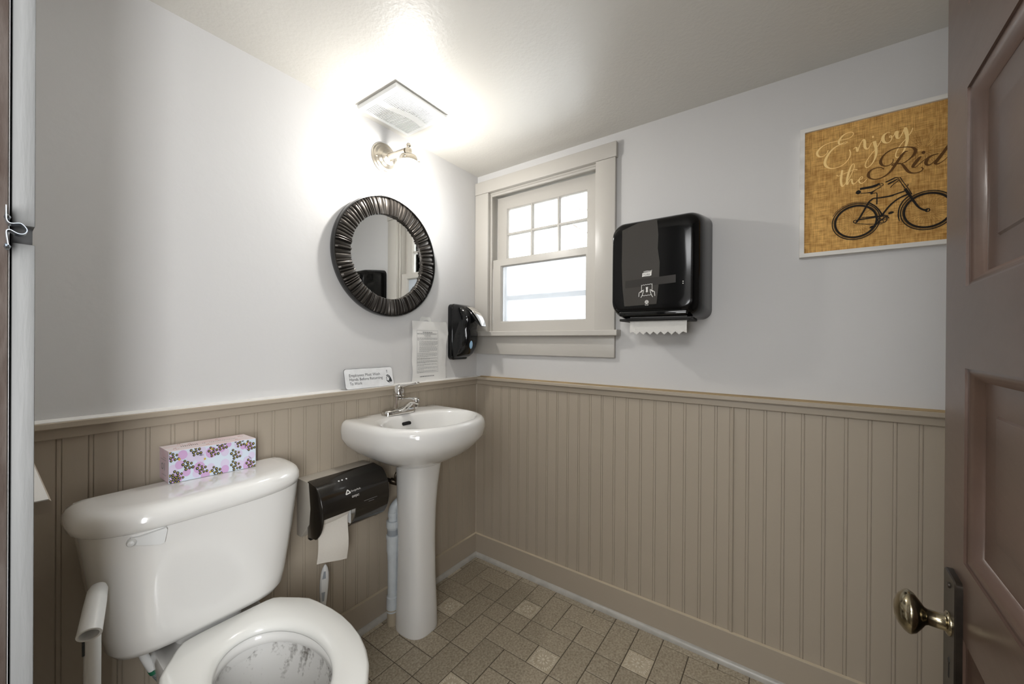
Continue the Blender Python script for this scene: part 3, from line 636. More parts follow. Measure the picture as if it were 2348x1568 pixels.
# faucet
FX, FY, FZ = -.570, -.066, .8572
fb = MB()
fb.loft([[(FX + x, FY + y, FZ + z) for x, y in rrect(0, 0, hx, hy, hy)] for z, hx, hy in ((0, .079, .0275), (.012, .079, .0275), (.018, .076, .0245), (.022, .068, .018))])
fa = fb.build('faucet', M_chrome, sk, angle=50)
bd = MB(); bd.lathe([(.025, .015), (.0225, .03), (.0215, .052), (.0225, .066), (.0225, .072)], (FX, FY, FZ), (0, 0, 1), 28, True, True); sub(bd, 'body', M_chrome, fa, sk, angle=50)
# spout: tall flat-sided arm rising from the base to a rounded outlet
sp2 = MB(); rings = []
for t, zc, hw, hh in ((0, .033, .017, .031), (.018, .035, .0165, .032), (.040, .040, .015, .028), (.062, .051, .0138, .0215), (.082, .060, .0136, .0150), (.092, .063, .0135, .0125), (.104, .063, .014, .0135), (.116, .060, .012, .012), (.122, .058, .006, .007)):
    rings.append([(FX + a, FY - t, FZ + zc + b) for a, b in rrect(0, 0, hw, hh, min(hw, hh) * .75, 4)])
sp2.loft(rings); sp2.lathe([(.0105, 0), (.0105, -.024), (.009, -.025)], (FX, FY - .106, FZ + .058), (0, 0, 1), 20); sub(sp2, 'spout', M_chrome, fa, sk, angle=50)
h2 = MB(); h2.lathe([(.0235, .0735), (.0245, .076), (.0238, .086), (.021, .10), (.016, .112), (.009, .119), (0, .121)], (FX, FY, FZ), (0, 0, 1), 28, True, False)
rings = []
for t, zc, hw, hh in ((-.012, .108, .010, .010), (.012, .113, .012, .008), (.035, .118, .0105, .005), (.06, .1235, .010, .004), (.078, .128, .011, .005), (.088, .131, .008, .0045), (.092, .132, .003, .002)):
    rings.append([(FX + .004 + a + t * .25, FY - t, FZ + zc + b) for a, b in rrect(0, 0, hw, hh, hh * .9, 4)])
h2.loft(rings); sub(h2, 'handle', M_chrome, fa, sk, angle=50)

# drain pipe and stop valve
DX, DY = -.603, -.075
dp = thing('drain_pipe', 'white plastic drain pipe with a trap rising from the floor beside the pedestal', 'pipe', (DX, DY, 0))
MB().lathe([(.021, 0), (.021, .062), (.0245, .062), (.0245, .066)], (DX, DY, 0), (0, 0, 1), 24).build('floor_stub', M_seal, dp)
MB().lathe([(.0235, .055), (.0235, .115), (.0195, .118), (.0205, .26), (.0225, .30), (.0245, .300), (.0245, .352), (.0265, .352), (.0265, .366), (.021, .368)], (DX, DY, 0), (0, 0, 1), 28).build('standpipe', M_pvc, dp, angle=25)
MB().lathe([(.0215, .366), (.0225, .372), (.0225, .39), (.020, .392)], (DX, DY, 0), (0, 0, 1), 28).build('rubber_coupling', M_handle_ins, dp, angle=25)
mb = MB()
mb.lathe([(.019, .385), (.0255, .398), (.0265, .402), (.0255, .424), (.019, .426)], (DX, DY, 0), (0, 0, 1), 18); mb.build('slip_nut', M_pvc, dp, angle=20)
arc = [(DX, DY, .42), (DX, DY, .462)] + [(DX + .042 - .042 * math.cos(t), DY - .003 * k, .462 + .042 * math.sin(t)) for k, t in enumerate([PI / 2 * i / 8 for i in range(1, 9)])] + [(DX + .07, DY - .03, .504)]
MB().tube(arc, .0185, 18).build('trap_bend', M_pvc, dp)
MB().lathe([(.02, .44), (.0205, .442), (.0205, .458), (.02, .46)], (DX, DY, 0), (0, 0, 1), 24).build('collar', M_pvc, dp)
sv = thing('stop_valve', 'dark bronze water stop valve with oval handle behind the sink pedestal', 'valve', (-.615, -.012, .585))
MB().tube([(-.635, -.0085, .592), (-.612, -.045, .588), (-.596, -.068, .58)], [.010, .0075, .0075], 12).build('stub', M_bronze, sv)
MB().lathe([(.011, -.02), (.0125, -.018), (.0125, .014), (.010, .018)], (-.592, -.072, .578), (.75, -.55, -.35), 16).build('valve_body', M_bronze, sv)
MB().tube([(-.588 + .015 * math.cos(a), -.088, .603 + .021 * math.sin(a)) for a in [2 * PI * k / 20 for k in range(21)]], .0048, 8).build('oval_handle', M_bronze, sv)
MB().tube([(-.585, -.07, .585), (-.57, -.062, .62), (-.566, -.06, .70)], .005, 10).build('supply_tube', M_nickel, sv)

# ================================================================== tissue-roll dispenser
td = thing('toilet_paper_dispenser', 'black double toilet-roll dispenser on the taupe wall between toilet and sink', 'dispenser', (-.825, -.009, .585))
x0, x1 = -.953, -.699
hp_ = [(0, .487), (-.030, .487), (-.085, .545), (-.092, .60), (-.080, .684), (-.0, .684)]
MB().prism(hp_, lambda a, b, d: (d, -.009 + a, b), x0, x1, .003).build('housing', M_greyp, td)
def cov(z_end, off=0):
    P = []; N_ = 22
    for k in range(N_ + 1):
        t = k / N_; a = math.radians(62 - 150 * t) ; P.append((-.086 - .0 - (.082 + off) * math.cos(a), .592 + (.098 + off) * math.sin(a)))
    P = [(-.070, .6865 + off)] + P
    return [q for q in P if q[1] > z_end]
def cover_piece(xa, xb, zend):
    mb = MB(); o_, i_ = cov(zend, .0), cov(zend, -.004)
    poly = o_ + i_[::-1]
    mb.prism(poly, lambda a, b, d: (d, -.009 + a, b), xa, xb); return mb
lc = cover_piece(x0 + .006, -.8335, .580).build('cover', M_smoke, td, angle=50)
rc = cover_piece(-.8335, x1 - .002, .502).build('cover', M_smoke, td, angle=50)
ep = cov(.502) + [(-.075, .50), (-.070, .56)]
def endp(xa, xb): return MB().prism(ep, lambda a, b, d: (d, -.009 + a, b), xa, xb, .002)
endp(x0 + .001, x0 + .0075).build('end_plate', M_smoke, td, angle=50); endp(x1 - .0045, x1 + .002).build('end_plate', M_smoke, td, angle=50)
MB().box(x0 + .003, x0 + .018, -.098, -.078, .492, .507, .003).build('hinge_foot', M_black, td); MB().box(x1 - .018, x1 - .002, -.112, -.09, .492, .507, .003).build('hinge_foot', M_black, td)
MB().box(-.8385, -.8345, -.148, -.05, .522, .655, .001).build('divider', M_plast, td)
MB().lathe([(.02, 0), (.058, 0), (.058, .10), (.02, .10)], (-.944, -.098, .590), (1, 0, 0), 28).build('paper_roll', M_tp, td)
MB().lathe([(.02, 0), (.050, 0), (.050, .095), (.02, .095)], (-.828, -.098, .583), (1, 0, 0), 28).build('paper_roll', M_tp, td)
mb = MB(); rows = []
for i in range(15):
    t = i / 14; z = .578 - .162 * t; row = []
    for j in range(9):
        u = j / 8; x = -.946 + .100 * u + .003 * t; row.append((x, -.150 + .016 * t + .006 * math.sin(u * 3.1 + t * 2) + .004 * math.sin(t * 7), z - .014 * t * u + .004 * t * math.cos(u * 2.6)))
    rows.append(row)
mb.loft(rows, False, False, closed=False); sh = mb.build('hanging_sheet', M_tp, td, recalc=False)
# cover print, set into the cover's curve
def cv(u, s):           # u along x, s = arc angle in degrees
    a = math.radians(s); return (u, -.009 - .086 - .0826 * math.cos(a), .592 + .0986 * math.sin(a))
pm = MB(); Cp = lambda u, v: cv(u, v * 600)
V = [Vector(q) for q in ((-.8665, .0445), (-.858, .0585), (-.8495, .0465))]
for i in range(3): ribbon(pm, [(*V[i], .0036), (*V[(i + 1) % 3], .0036)], Cp, smooth=False)
text_into(pm, 'Georgia-Pacific', -.847, .0475, .0088, Cp, width=.037); text_into(pm, 'compact', -.8475, .0285, .0135, Cp, width=.0275)
sub(pm, 'cover_print', M_mark, rc, td, recalc=False)
pm = MB()
for z, a, b in ((.004, -.803, -.748), (-.003, -.785, -.762)):
    n = int((b - a) / .0028)
    for k in range(n): ribbon(pm, [(a + k * .0028, z, .0016), (a + k * .0028 + .0019, z, .0016)], Cp, smooth=False)
sub(pm, 'small_print', M_inkgrey, rc, td, recalc=False)['kind'] = 'stuff'
for k, xx in enumerate((-.874, -.862, -.846)): MB().lathe([(0, 0), (.003, 0), (.0025, .0015), (0, .002)], cv(xx, 60), (0, -.45, .85), 10, False, False).build('button', M_plast, td)

# ================================================================== mirror
MC = Vector((-.586, 0, 1.512)); mr = thing('round_mirror', 'round mirror in a dark fluted frame hanging over the sink', 'mirror', tuple(MC))
MB().lathe([(.18, .001), (.249, .001), (.2505, .004), (.2505, .026), (.2485, .0295), (.2455, .0295), (.2445, .026), (.2445, .012), (.18, .012)], MC, (0, -1, 0), 128, False, False).build('outer_rim', M_frameblk, mr, angle=50)
rg = random.Random(11); bounds = [0]
while bounds[-1] < 2 * PI: bounds.append(bounds[-1] + rg.choice([.038, .05, .062, .08, .095]))
sc = 2 * PI / bounds[-1]; bounds = [b * sc for b in bounds]
ang = []
for a, b in zip(bounds[:-1], bounds[1:]):
    hgt = rg.choice([.35, .7, 1, 1])
    for t, h_ in ((0, 0), (.12, .62), (.3, .95), (.5, 1), (.7, .95), (.88, .62)): ang.append((a + (b - a) * t, hgt * h_))
def rr_(r, base, amp): return [(MC.x + r * math.cos(a), -(base + amp * h), MC.z + r * math.sin(a)) for a, h in ang]
MB().loft([rr_(.1755, .010, 0), rr_(.1755, .016, .006), rr_(.178, .0185, .010), rr_(.19, .0205, .0115), rr_(.215, .0215, .012), rr_(.235, .0205, .011), rr_(.2435, .019, .007), rr_(.2455, .018, .0)], False, False).build('fluted_ring', M_rib, mr, angle=25)
MB().lathe([(0, .0125), (.1765, .0125), (.1765, .010), (0, .010)], MC, (0, -1, 0), 96, False, False).build('mirror_glass', M_mirror, mr)

# ================================================================== wall sconce
sc_ = thing('wall_sconce', 'lit brushed nickel wall lamp with a round white globe over the mirror', 'lamp', (-.60, 0, 1.928))
PC = Vector((-.60, 0, 1.926))
MB().lathe([(.0, 0), (.0625, 0), (.064, .003), (.0625, .006), (.056, .0085), (.054, .012), (.045, .016), (.043, .020), (.034, .025), (.032, .029), (.020, .035), (.016, .040), (0, .041)], PC, (0, -1, 0), 48, False, False).build('backplate', M_nickel, sc_, angle=35)
for a in (.15, PI + .15): MB().lathe([(0, .0), (.0045, 0), (.004, .004), (0, .006)], PC + Vector((.048 * math.cos(a), -.012, .048 * math.sin(a))), (0, -1, 0), 12, False, False).build('cap_screw', M_nickel, sc_)
MB().tube([PC + Vector((0, -.035, 0)), PC + Vector((0, -.05, -.001)), PC + Vector((0, -.105, -.003)), PC + Vector((0, -.14, -.006))], [.0145, .0125, .0115, .012], 20).build('arm', M_nickel, sc_)
GX, GY = -.60, -.155
MB().lathe([(0, 1.9465), (.0065, 1.945), (.0095, 1.939), (.0085, 1.932), (.006, 1.928), (.012, 1.924), (.0135, 1.914), (.012, 1.904), (.0145, 1.899)], (GX, GY, 0), (0, 0, 1), 24, False, False).build('finial', M_nickel, sc_, angle=45)
MB().lathe([(.010, 1.902), (.022, 1.900), (.031, 1.895), (.034, 1.889), (.0345, 1.8755), (.0365, 1.874), (.0365, 1.872), (.033, 1.872), (.032, 1.889), (.010, 1.898)], (GX, GY, 0), (0, 0, 1), 40, True, True).build('fitter', M_nickel, sc_, angle=40)
for a in (-.5, 1.6, 3.7): MB().lathe([(.0022, 0), (.0022, .006), (.0042, .006), (.0042, .010), (0, .011)], (GX + .0345 * math.cos(a), GY + .0345 * math.sin(a), 1.880), (math.cos(a), math.sin(a), 0), 10).build('thumb_screw', M_nickel, sc_)
prof = [(.029, 1.886), (.029, 1.876)] + [(.0585 * math.sin(t), 1.826 + .0575 * math.cos(t)) for t in [math.radians(32 + 148 * k / 20) for k in range(20)]] + [(0, 1.7685)]
MB().lathe(prof, (GX, GY, 0), (0, 0, 1), 40, False, False).build('globe', M_globe, sc_, angle=80)
MB().lathe([(0, -.03), (.012, -.026), (.018, -.01), (.016, .01), (.009, .028), (.009, .05), (0, .05)], (GX, GY, 1.824), (0, 0, 1), 20, False, False)

# ================================================================== ceiling fan grille
cv_ = thing('exhaust_fan_grille', 'white slotted fan grille on the ceiling above the lamp', 'vent', (-.635, -.162, H))
gx0, gx1, gy0, gy1 = -.756, -.514, -.279, -.046; z0 = H - .0165
mb = MB(); Rz = lambda i, z: [(gx0 + i, gy0 + i, z), (gx1 - i, gy0 + i, z), (gx1 - i, gy1 - i, z), (gx0 + i, gy1 - i, z)]
mb.loft([Rz(.006, H - .0005), Rz(.006, H - .004), Rz(0, H - .005), Rz(0, H - .011), Rz(.004, z0), Rz(.020, z0 - .0005), Rz(.020, H - .010), Rz(.020, H - .004)], False, True)
mb.build('grille_frame', M_plast, cv_, angle=30)
MB().box(gx0 + .02, gx1 - .02, gy0 + .02, gy1 - .02, H - .0068, H - .0062).build('shadow_backing', M_slot, cv_)
def wav(x): return -.163 + .011 * math.sin((x - gx0) / (gx1 - gx0) * 2 * PI + .4)
mb = MB(); n = 24; xs = [gx0 + .02 + (gx1 - gx0 - .04) * k / n for k in range(n + 1)]
mb.loft([[(x, wav(x) + s, z) for s, z in ((-.0165, z0), (.0165, z0), (.0165, H - .012), (-.0165, H - .012))] for x in xs]); mb.build('wavy_band', M_plast, cv_)
npt = 31; pt = (gx1 - gx0 - .04) / npt
for k in range(npt):
    x = gx0 + .02 + pt * (k + .5)
    for a, b in ((gy0 + .0195, wav(x) - .016), (wav(x) + .016, gy1 - .0195)):
        MB().box(x - pt * .31, x + pt * .31, a, b, z0, H - .0105).build('slat', M_plast, cv_)

# ================================================================== soap dispenser
SP = -.158
so = thing('soap_dispenser', 'black wall soap dispenser with chrome lever beside the window sill', 'soap dispenser', (SP, 0, 1.20))
MB().loft([[(SP + a, -d, 1.207 + b) for a, b in rrect(0, 0, .063 - e, .141 - e, .022, 5)] for d, e in ((0.0003, 0), (.022, 0), (.027, .004))]).build('back_plate', M_black, so, angle=40)
def srow(z, w, dep, r=.03, cx=0):
    P = []
    for x, y in rrect(0, 0, w, dep, r, 6):
        P.append((SP + cx + x, -max(.020, .022 + (-y + dep) / 2 * 1.0), z))
    return P
def sbody(z, w, d, e=.62):
    # half-superellipse bulging from the plate
    P = []
    for k in range(25):
        a = PI * k / 24; P.append((SP + w * math.copysign(abs(math.cos(a)) ** e, math.cos(a)), -.022 - (d - .022) * abs(math.sin(a)) ** e, z))
    return P
MB().loft([sbody(z, w, d) for z, w, d in ((1.074, .050, .030), (1.084, .054, .060), (1.10, .056, .086), (1.13, .057, .107), (1.16, .057, .117), (1.19, .0575, .120), (1.215, .058, .116), (1.235, .059, .118), (1.26, .060, .128), (1.285, .0605, .126), (1.31, .060, .112), (1.33, .057, .088), (1.342, .050, .058), (1.347, .040, .034))]).build('body', M_black, so, angle=70)
# nose lever
def prof_loft(P, ws):
    return MB().loft([[(SP + sx * w_, -y, z) for sx in (-1, -.6, 0, .6, 1) for y, z in ((yy + (.006 if abs(sx) < 1 else 0) * 0, zz),)] + [] for (yy, zz), w_ in zip(P, ws)], False, False, closed=False)
nose = [(.060, 1.340, .030, .020), (.095, 1.331, .032, .030), (.125, 1.313, .032, .036), (.150, 1.285, .030, .034), (.168, 1.258, .026, .022), (.178, 1.238, .020, .006)]
rings = []
for y, z, w_, th in nose: rings.append([(SP + a, -y + b * .35, z - th * .5 + b) for a, b in rrect(0, 0, w_, th * .5, min(w_, th * .5) * .8, 5)])
MB().loft(rings).build('push_lever', M_black, so, angle=60)
rings = []
for y, z, w_, th in nose[1:]: rings.append([(SP + a, -y - .0018 + b * .3, z + .0012 - .004 * (abs(a) / w_) ** 2 + b) for a, b in rrect(0, 0, w_ * .84, .0022, .002, 3)])
MB().loft(rings).build('chrome_cover', M_chrome, so, angle=60)
sw = MB(); sw.lathe([(0, .0), (.008, .0005), (.0075, .003), (0, .004)], (0, 0, 0), (0, 0, 1), 24, False, False)
bmesh.ops.scale(sw.bm, vec=(1, 2.6, 1), verts=sw.bm.verts)
bmesh.ops.transform(sw.bm, matrix=Matrix.Translation((SP - .016, -.1128, 1.143)) @ Matrix.Rotation(math.radians(-22), 4, 'Z') @ Matrix.Rotation(math.radians(97), 4, 'X'), verts=sw.bm.verts)
sw.build('sight_window', mat('pale_blue_window', (150, 186, 214), .1), so, angle=60)

# ================================================================== paper notice
nt_ = thing('paper_notice', 'creased white paper notice with printed text taped above the rail beside the soap dispenser', 'notice', (-.36, 0, .976))
NX0, NX1, NZ0, NZ1 = -.452, -.240, .9725, 1.252
def nsurf(x, z):
    u = (x - NX0) / (NX1 - NX0); v = (z - NZ0) / (NZ1 - NZ0)
    y = .0055 + .0025 * math.sin(u * 9 + v * 5) * math.sin(v * 7 + 1) + .004 * max(0, u - .78) * math.sin(v * 17) * 4 * .3 + .004 * max(0, .08 - u) * 10 * abs(math.sin(v * 9))
    c = max(0, (u - .72) / .28 + (v - .60) / .40 - .9); return -(y + .030 * min(c, 1.0) ** 1.3)
mb = MB(); nu, nv_ = 20, 28; g = []
for j in range(nv_ + 1):
    row = []
    for i in range(nu + 1):
        x = NX0 + (NX1 - NX0) * i / nu; z = NZ0 + (NZ1 - NZ0) * j / nv_
        u = i / nu; v = j / nv_; lim = 1 - max(0, (v - .80)) / .20 * .15; xx = NX0 + (NX1 - NX0) * min(u, 1) * (lim if u > .5 else 1 + (lim - 1) * u * 2)
        row.append(mb.bm.verts.new((xx, nsurf(x, z), z)))
    g.append(row)
for j in range(nv_):
    for i in range(nu): mb.bm.faces.new((g[j][i], g[j][i + 1], g[j + 1][i + 1], g[j + 1][i]))
pg = mb.build('sheet', M_paper, nt_, recalc=False, angle=60)
pm = MB(); Nf = lambda u, v: (NX0 + u, nsurf(NX0 + u, NZ0 + v) - .0006, NZ0 + v)
bx0, bx1, bz0, bz1 = .028, .158, .040, .237
for P in ([(bx0, bz0), (bx0, bz1)], [(bx1, bz0), (bx1, bz1)], [(bx0, bz0), (bx1, bz0)], [(bx0, bz1), (bx1, bz1)], [(bx0, bz1 - .014), (bx1, bz1 - .014)], [(bx0, .105), (bx1, .105)], [(bx0, .088), (bx1, .088)]):
    ribbon(pm, [(P[0][0] + (P[1][0] - P[0][0]) * k / 8, P[0][1] + (P[1][1] - P[0][1]) * k / 8, .0009) for k in range(9)], Nf, smooth=False)
sub(pm, 'printed_border', M_inkgrey, pg, nt_, recalc=False)
pm = MB(); rg = random.Random(5)
def words(u0, u1, v, h):
    u = u0
    while u < u1 - .004:
        l = min(rg.uniform(.004, .012), u1 - u); ribbon(pm, [(u, v, h), (u + l * .5, v, h), (u + l, v, h)], Nf, smooth=False); u += l + .0022
words(.062, .122, .2285, .0032); words(.03, .15, .2205, .0022); words(.07, .112, .2145, .0016); words(.074, .115, .2095, .0016)
v = .2025
for blk, (u0, n) in enumerate(((.030, 4), (.040, 6), (.040, 7), (.030, 6), (.030, 2), (.030, 4), (.030, 3), (.032, 4), (.03, 3))):
    for k in range(n):
        words(u0, .154 if k < n - 1 else u0 + rg.uniform(.04, .1), v, .0012); v -= .0038
    v -= .0022
words(.045, .14, .022, .0045)
sub(pm, 'printed_text', M_inkgrey, pg, nt_, recalc=False)
tpv = MB()
for k in range(5): pass
ribbon(tpv, [(-.405, 1.245, .0), (-.39, 1.262, .022), (-.365, 1.266, .012), (-.345, 1.262, .02), (-.335, 1.25, 0)], lambda u, v: (u, -.0009, v)); tpv.build('tape', mat('clear_tape', (222, 222, 218), .25), nt_, recalc=False)

# ================================================================== hand-washing sign leaning on the rail
sg = thing('hand_washing_sign', 'small silver sign about employees washing hands propped on the rail above the sink', 'sign', (-.674, -.025, .9712))
def S_(u, v, d=0):            # u across, v up the sloped plate
    t = math.radians(13); return Vector((-.7835 + u, -.0265 + v * math.sin(t) - d * math.cos(t), .9722 + v * math.cos(t) + d * -math.sin(t) + .0004))
SWd, SHt = .2185, .078
MB().prism(rrect(SWd / 2, SHt / 2, SWd / 2, SHt / 2, .010, 6), lambda a, b, d: S_(a, b, d), -.0028, -.0006).build('backing', M_ink, sg)
pl_ = MB().prism(rrect(SWd / 2, SHt / 2, SWd / 2 - .0003, SHt / 2 - .0003, .010, 6), lambda a, b, d: S_(a, b, d), -.0006, .0006).build('face_plate', M_sign, sg)
pm = MB(); Sf = lambda u, v: S_(u, v, .0009)
text_into(pm, 'Employees Must Wash', .018, .0475, .0165, Sf, width=.137); text_into(pm, 'Hands Before Returning', .018, .0315, .0165, Sf, width=.148); text_into(pm, 'To Work', .018, .0155, .0165, Sf, width=.053)
sub(pm, 'lettering', M_ink, pl_, sg, recalc=False)
pm = MB(); ox, oy = .1775, .012
ribbon(pm, [(ox + .013, oy + .0545, .0030), (ox + .0135, oy + .0475, .0022)], Sf, smooth=False); disc(pm, ox + .0138, oy + .0445, .0016, Sf)
for P in ([(.008, .036, .0028), (.016, .030, .0028), (.022, .024, .0032)], [(.011, .0385, .0022), (.0185, .033, .0024), (.024, .028, .0026)], [(.014, .0395, .0018), (.0205, .0355, .002), (.0255, .031, .0024)],
          [(.0235, .032, .003), (.027, .024, .0058), (.0275, .016, .0105), (.0275, .009, .0135)], [(.0245, .024, .006), (.0225, .016, .007), (.018, .0115, .004), (.0135, .013, .0026)],
          [(.0065, .0265, .003), (.0105, .0225, .0036)], [(.0085, .0315, .0028), (.0098, .030, .0028)], [(.0075, .019, .002), (.0105, .0125, .004), (.017, .0075, .0034), (.0215, .0055, .0032)], [(.024, .0085, .0045), (.031, .0105, .0045)]):
    ribbon(pm, [(ox + a, oy + b - .004, c) for a, b, c in P], Sf)
sub(unstack(pm, 1), 'washing_hands_icon', M_ink, pl_, sg, recalc=False)

# ================================================================== paper towel dispenser
tw = thing('towel_dispenser', 'large glossy black paper towel dispenser on the wall right of the window', 'towel dispenser', (-.0, -.994, 1.44))
TYc, TZc, thw, thh = -.990, 1.4415, .164, .194
rings = []
for d, ey, ez, r in ((.0005, -.002, .0, .035), (.02, .0000, .000, .036), (.06, .0025, .002, .038), (.10, .005, .004, .042), (.130, .009, .007, .044), (.148, .0145, .012, .044), (.160, .023, .020, .042), (.1665, .033, .030, .038), (.1686, .043, .040, .034), (.1689, .062, .060, .03)):
    rings.append([(-d, TYc + (a + max(0, ey - .004) * .85 if a > 0 else a), TZc + b + (.0 if b < 0 else -d * .06 * (b / thh))) for a, b in rrect(0, 0, thw - ey, thh - ez, r, 7)])
cvr = MB().loft(rings).build('cover', M_towelblk, tw, angle=60)
F_ = lambda off: (lambda u, v: (-.1689 - off, -u, v))
for nm, uu, vv2, m, off in (('front_window', [(.872, 1.585), (.93, 1.603), (1.000, 1.607), (1.005, 1.55), (1.003, 1.50), (1.010, 1.45), (1.009, 1.39), (1.000, 1.30), (.882, 1.296), (.875, 1.36), (.871, 1.45)], None, M_smoke_in, .0002),
                            ('paper_roll_band', [(.885, 1.392), (1.065, 1.400), (1.065, 1.372), (.885, 1.364)], None, mat('roll_seen_through_smoke', (50, 47, 44), .2), .0005)):
    mb = MB(); mb.prism(uu, lambda a, b, d: F_(d)(a, b), -.001, off); sub(mb, nm, m, cvr, tw)
MB().box(-.150, -.02, TYc - thw + .045, TYc + thw - .03, 1.2405, 1.2505, .003).build('outlet_chute', M_slot, tw)
MB().box(-.1705, -.158, TYc - thw + .05, TYc + thw - .035, 1.2585, 1.276, .005, 3).build('tear_lip', M_black, tw)
sb = MB(); sb.box(-.158, -.120, -1.115, -.889, 1.2445, 1.2525, .002); sb.build('tear_bar', M_slot, tw)
mb = MB(); n = 17; rows = []
py0, py1 = -.893, -1.096
topz, botz = 1.262, 1.195
for i in range(9):
    t = i / 8; row = []
    for k in range(n):
        z = topz + (botz - topz) * t + (.0055 * (1 if k % 2 else -1) * (1 if t == 1 else 0) if 0 < k < n - 1 else 0)
        row.append((-.132 - .006 * math.sin(t * 2), py0 + (py1 - py0) * k / (n - 1), z))
    rows.append(row)
mb.loft(rows, False, False, closed=False); mb.build('paper_sheet', M_towel, tw, recalc=False)
pm = MB(); Tf = F_(.0009); bu, bv = .965, 1.4105
mb = pm; mb.face([Tf(*p) for p in [(bu - .017, 1.4015), (bu - .0155, 1.4155), (bu - .008, 1.4175), (bu + .012, 1.4175), (bu + .0185, 1.4215), (bu + .0175, 1.4195), (bu + .0165, 1.405), (bu + .012, 1.4030), (bu - .008, 1.4030)]])
ribbon(pm, [(bu - .012, 1.4205, .001), (bu, 1.4215, .0022), (bu + .012, 1.4205, .0022), (bu + .019, 1.424, .001)], Tf)
Z = lambda pts, wd=.0016: ribbon(pm, [(a, b, wd) for a, b in pts], Tf, smooth=False)
iu, iz = .9655, 1.345
Z([(iu - .019, iz + .004), (iu - .019, iz + .027), (iu - .0155, iz + .025), (iu - .012, iz + .0275), (iu - .008, iz + .0255), (iu - .004, iz + .028), (iu, iz + .026), (iu + .004, iz + .0285), (iu + .008, iz + .0265), (iu + .012, iz + .029), (iu + .016, iz + .0275), (iu + .019, iz + .0295), (iu + .019, iz + .008)])
Z([(iu - .018, iz - .0135), (iu - .013, iz - .012), (iu - .009, iz - .0135), (iu - .005, iz - .0115), (iu, iz - .013), (iu + .005, iz - .011), (iu + .009, iz - .0125), (iu + .013, iz - .0105), (iu + .016, iz - .0115)])
for s in (-1, 1):
    Z([(iu + s * .029, iz - .016), (iu + s * .0275, iz - .001), (iu + s * .018, iz + .006), (iu + s * .011, iz + .0085), (iu + s * .012, iz + .003), (iu + s * .0165, iz - .011), (iu + s * .0215, iz - .0195)], .002)
    Z([(iu + s * .0145, iz + .006), (iu + s * .0225, iz - .001)], .002)
pm.face([Tf(*p) for p in [(iu - .0035, iz + .018), (iu + .0045, iz + .0185), (iu + .003, iz + .004), (iu + .0055, iz + .0035), (iu + .0005, iz - .002), (iu - .0045, iz + .003), (iu - .002, iz + .0035)]])
lu, lz = .9655, 1.308
disc(pm, lu, lz + .0005, .0068, Tf, 20); text_into(pm, 'SCA', lu, lz - .0125, .0075, Tf, 'CENTER', 0, .0125)
sub(unstack(pm, 0), 'white_symbols', M_mark, cvr, tw, recalc=False)['kind'] = 'stuff'
pm = MB(); Tf = F_(.0013); text_into(pm, 'TORK', bu - .0002, 1.4055, .0105, Tf, 'CENTER', 0, .0255)
for k in range(3): a = PI / 2 + 2 * PI * k / 3; ribbon(pm, [(lu, lz + .0005, .0011), (lu + .0045 * math.cos(a), lz + .0005 + .0045 * math.sin(a), .0018)], Tf, smooth=False)
annulus(pm, lu, lz + .0005, .0045, .0008, Tf, 20)
sub(pm, 'dark_symbols', M_ink, cvr, tw, recalc=False)['kind'] = 'stuff'
pm = MB()
for z in (1.374, 1.367): disc(pm, 1.089, z, .0018, F_(.0006), 12)
sub(pm, 'indicator_dots', M_mark, cvr, tw, recalc=False)

# ================================================================== framed bicycle print
pc = thing('framed_picture', 'pale wood framed tan canvas print of a bicycle with script lettering', 'picture', (0, -1.63, 1.44))
py_0, py_1, pz_0, pz_1 = 1.4155, 1.845, 1.4425, 1.862; fwid = .0125
def fbar(P): return MB().loft([[(x, -u, v) for u, v in P] for x in (-.0004, -.022)])
o4 = [(py_0, pz_0), (py_1, pz_0), (py_1, pz_1), (py_0, pz_1)]; i4 = [(py_0 + fwid, pz_0 + fwid), (py_1 - fwid, pz_0 + fwid), (py_1 - fwid, pz_1 - fwid), (py_0 + fwid, pz_1 - fwid)]
for k in range(4):
    j = (k + 1) % 4; fbar([o4[k], o4[j], i4[j], i4[k]]).build('frame_bar', M_pframe, pc, angle=30)
MB().box(-.0135, -.002, -py_1 + fwid - .001, -py_0 - fwid + .001, pz_0 + fwid - .001, pz_1 - fwid + .001).build('canvas', M_canvas, pc)
cvs = pc.children[-1]
cvs = [c for c in pc.children if c.name.startswith('canvas')][0]
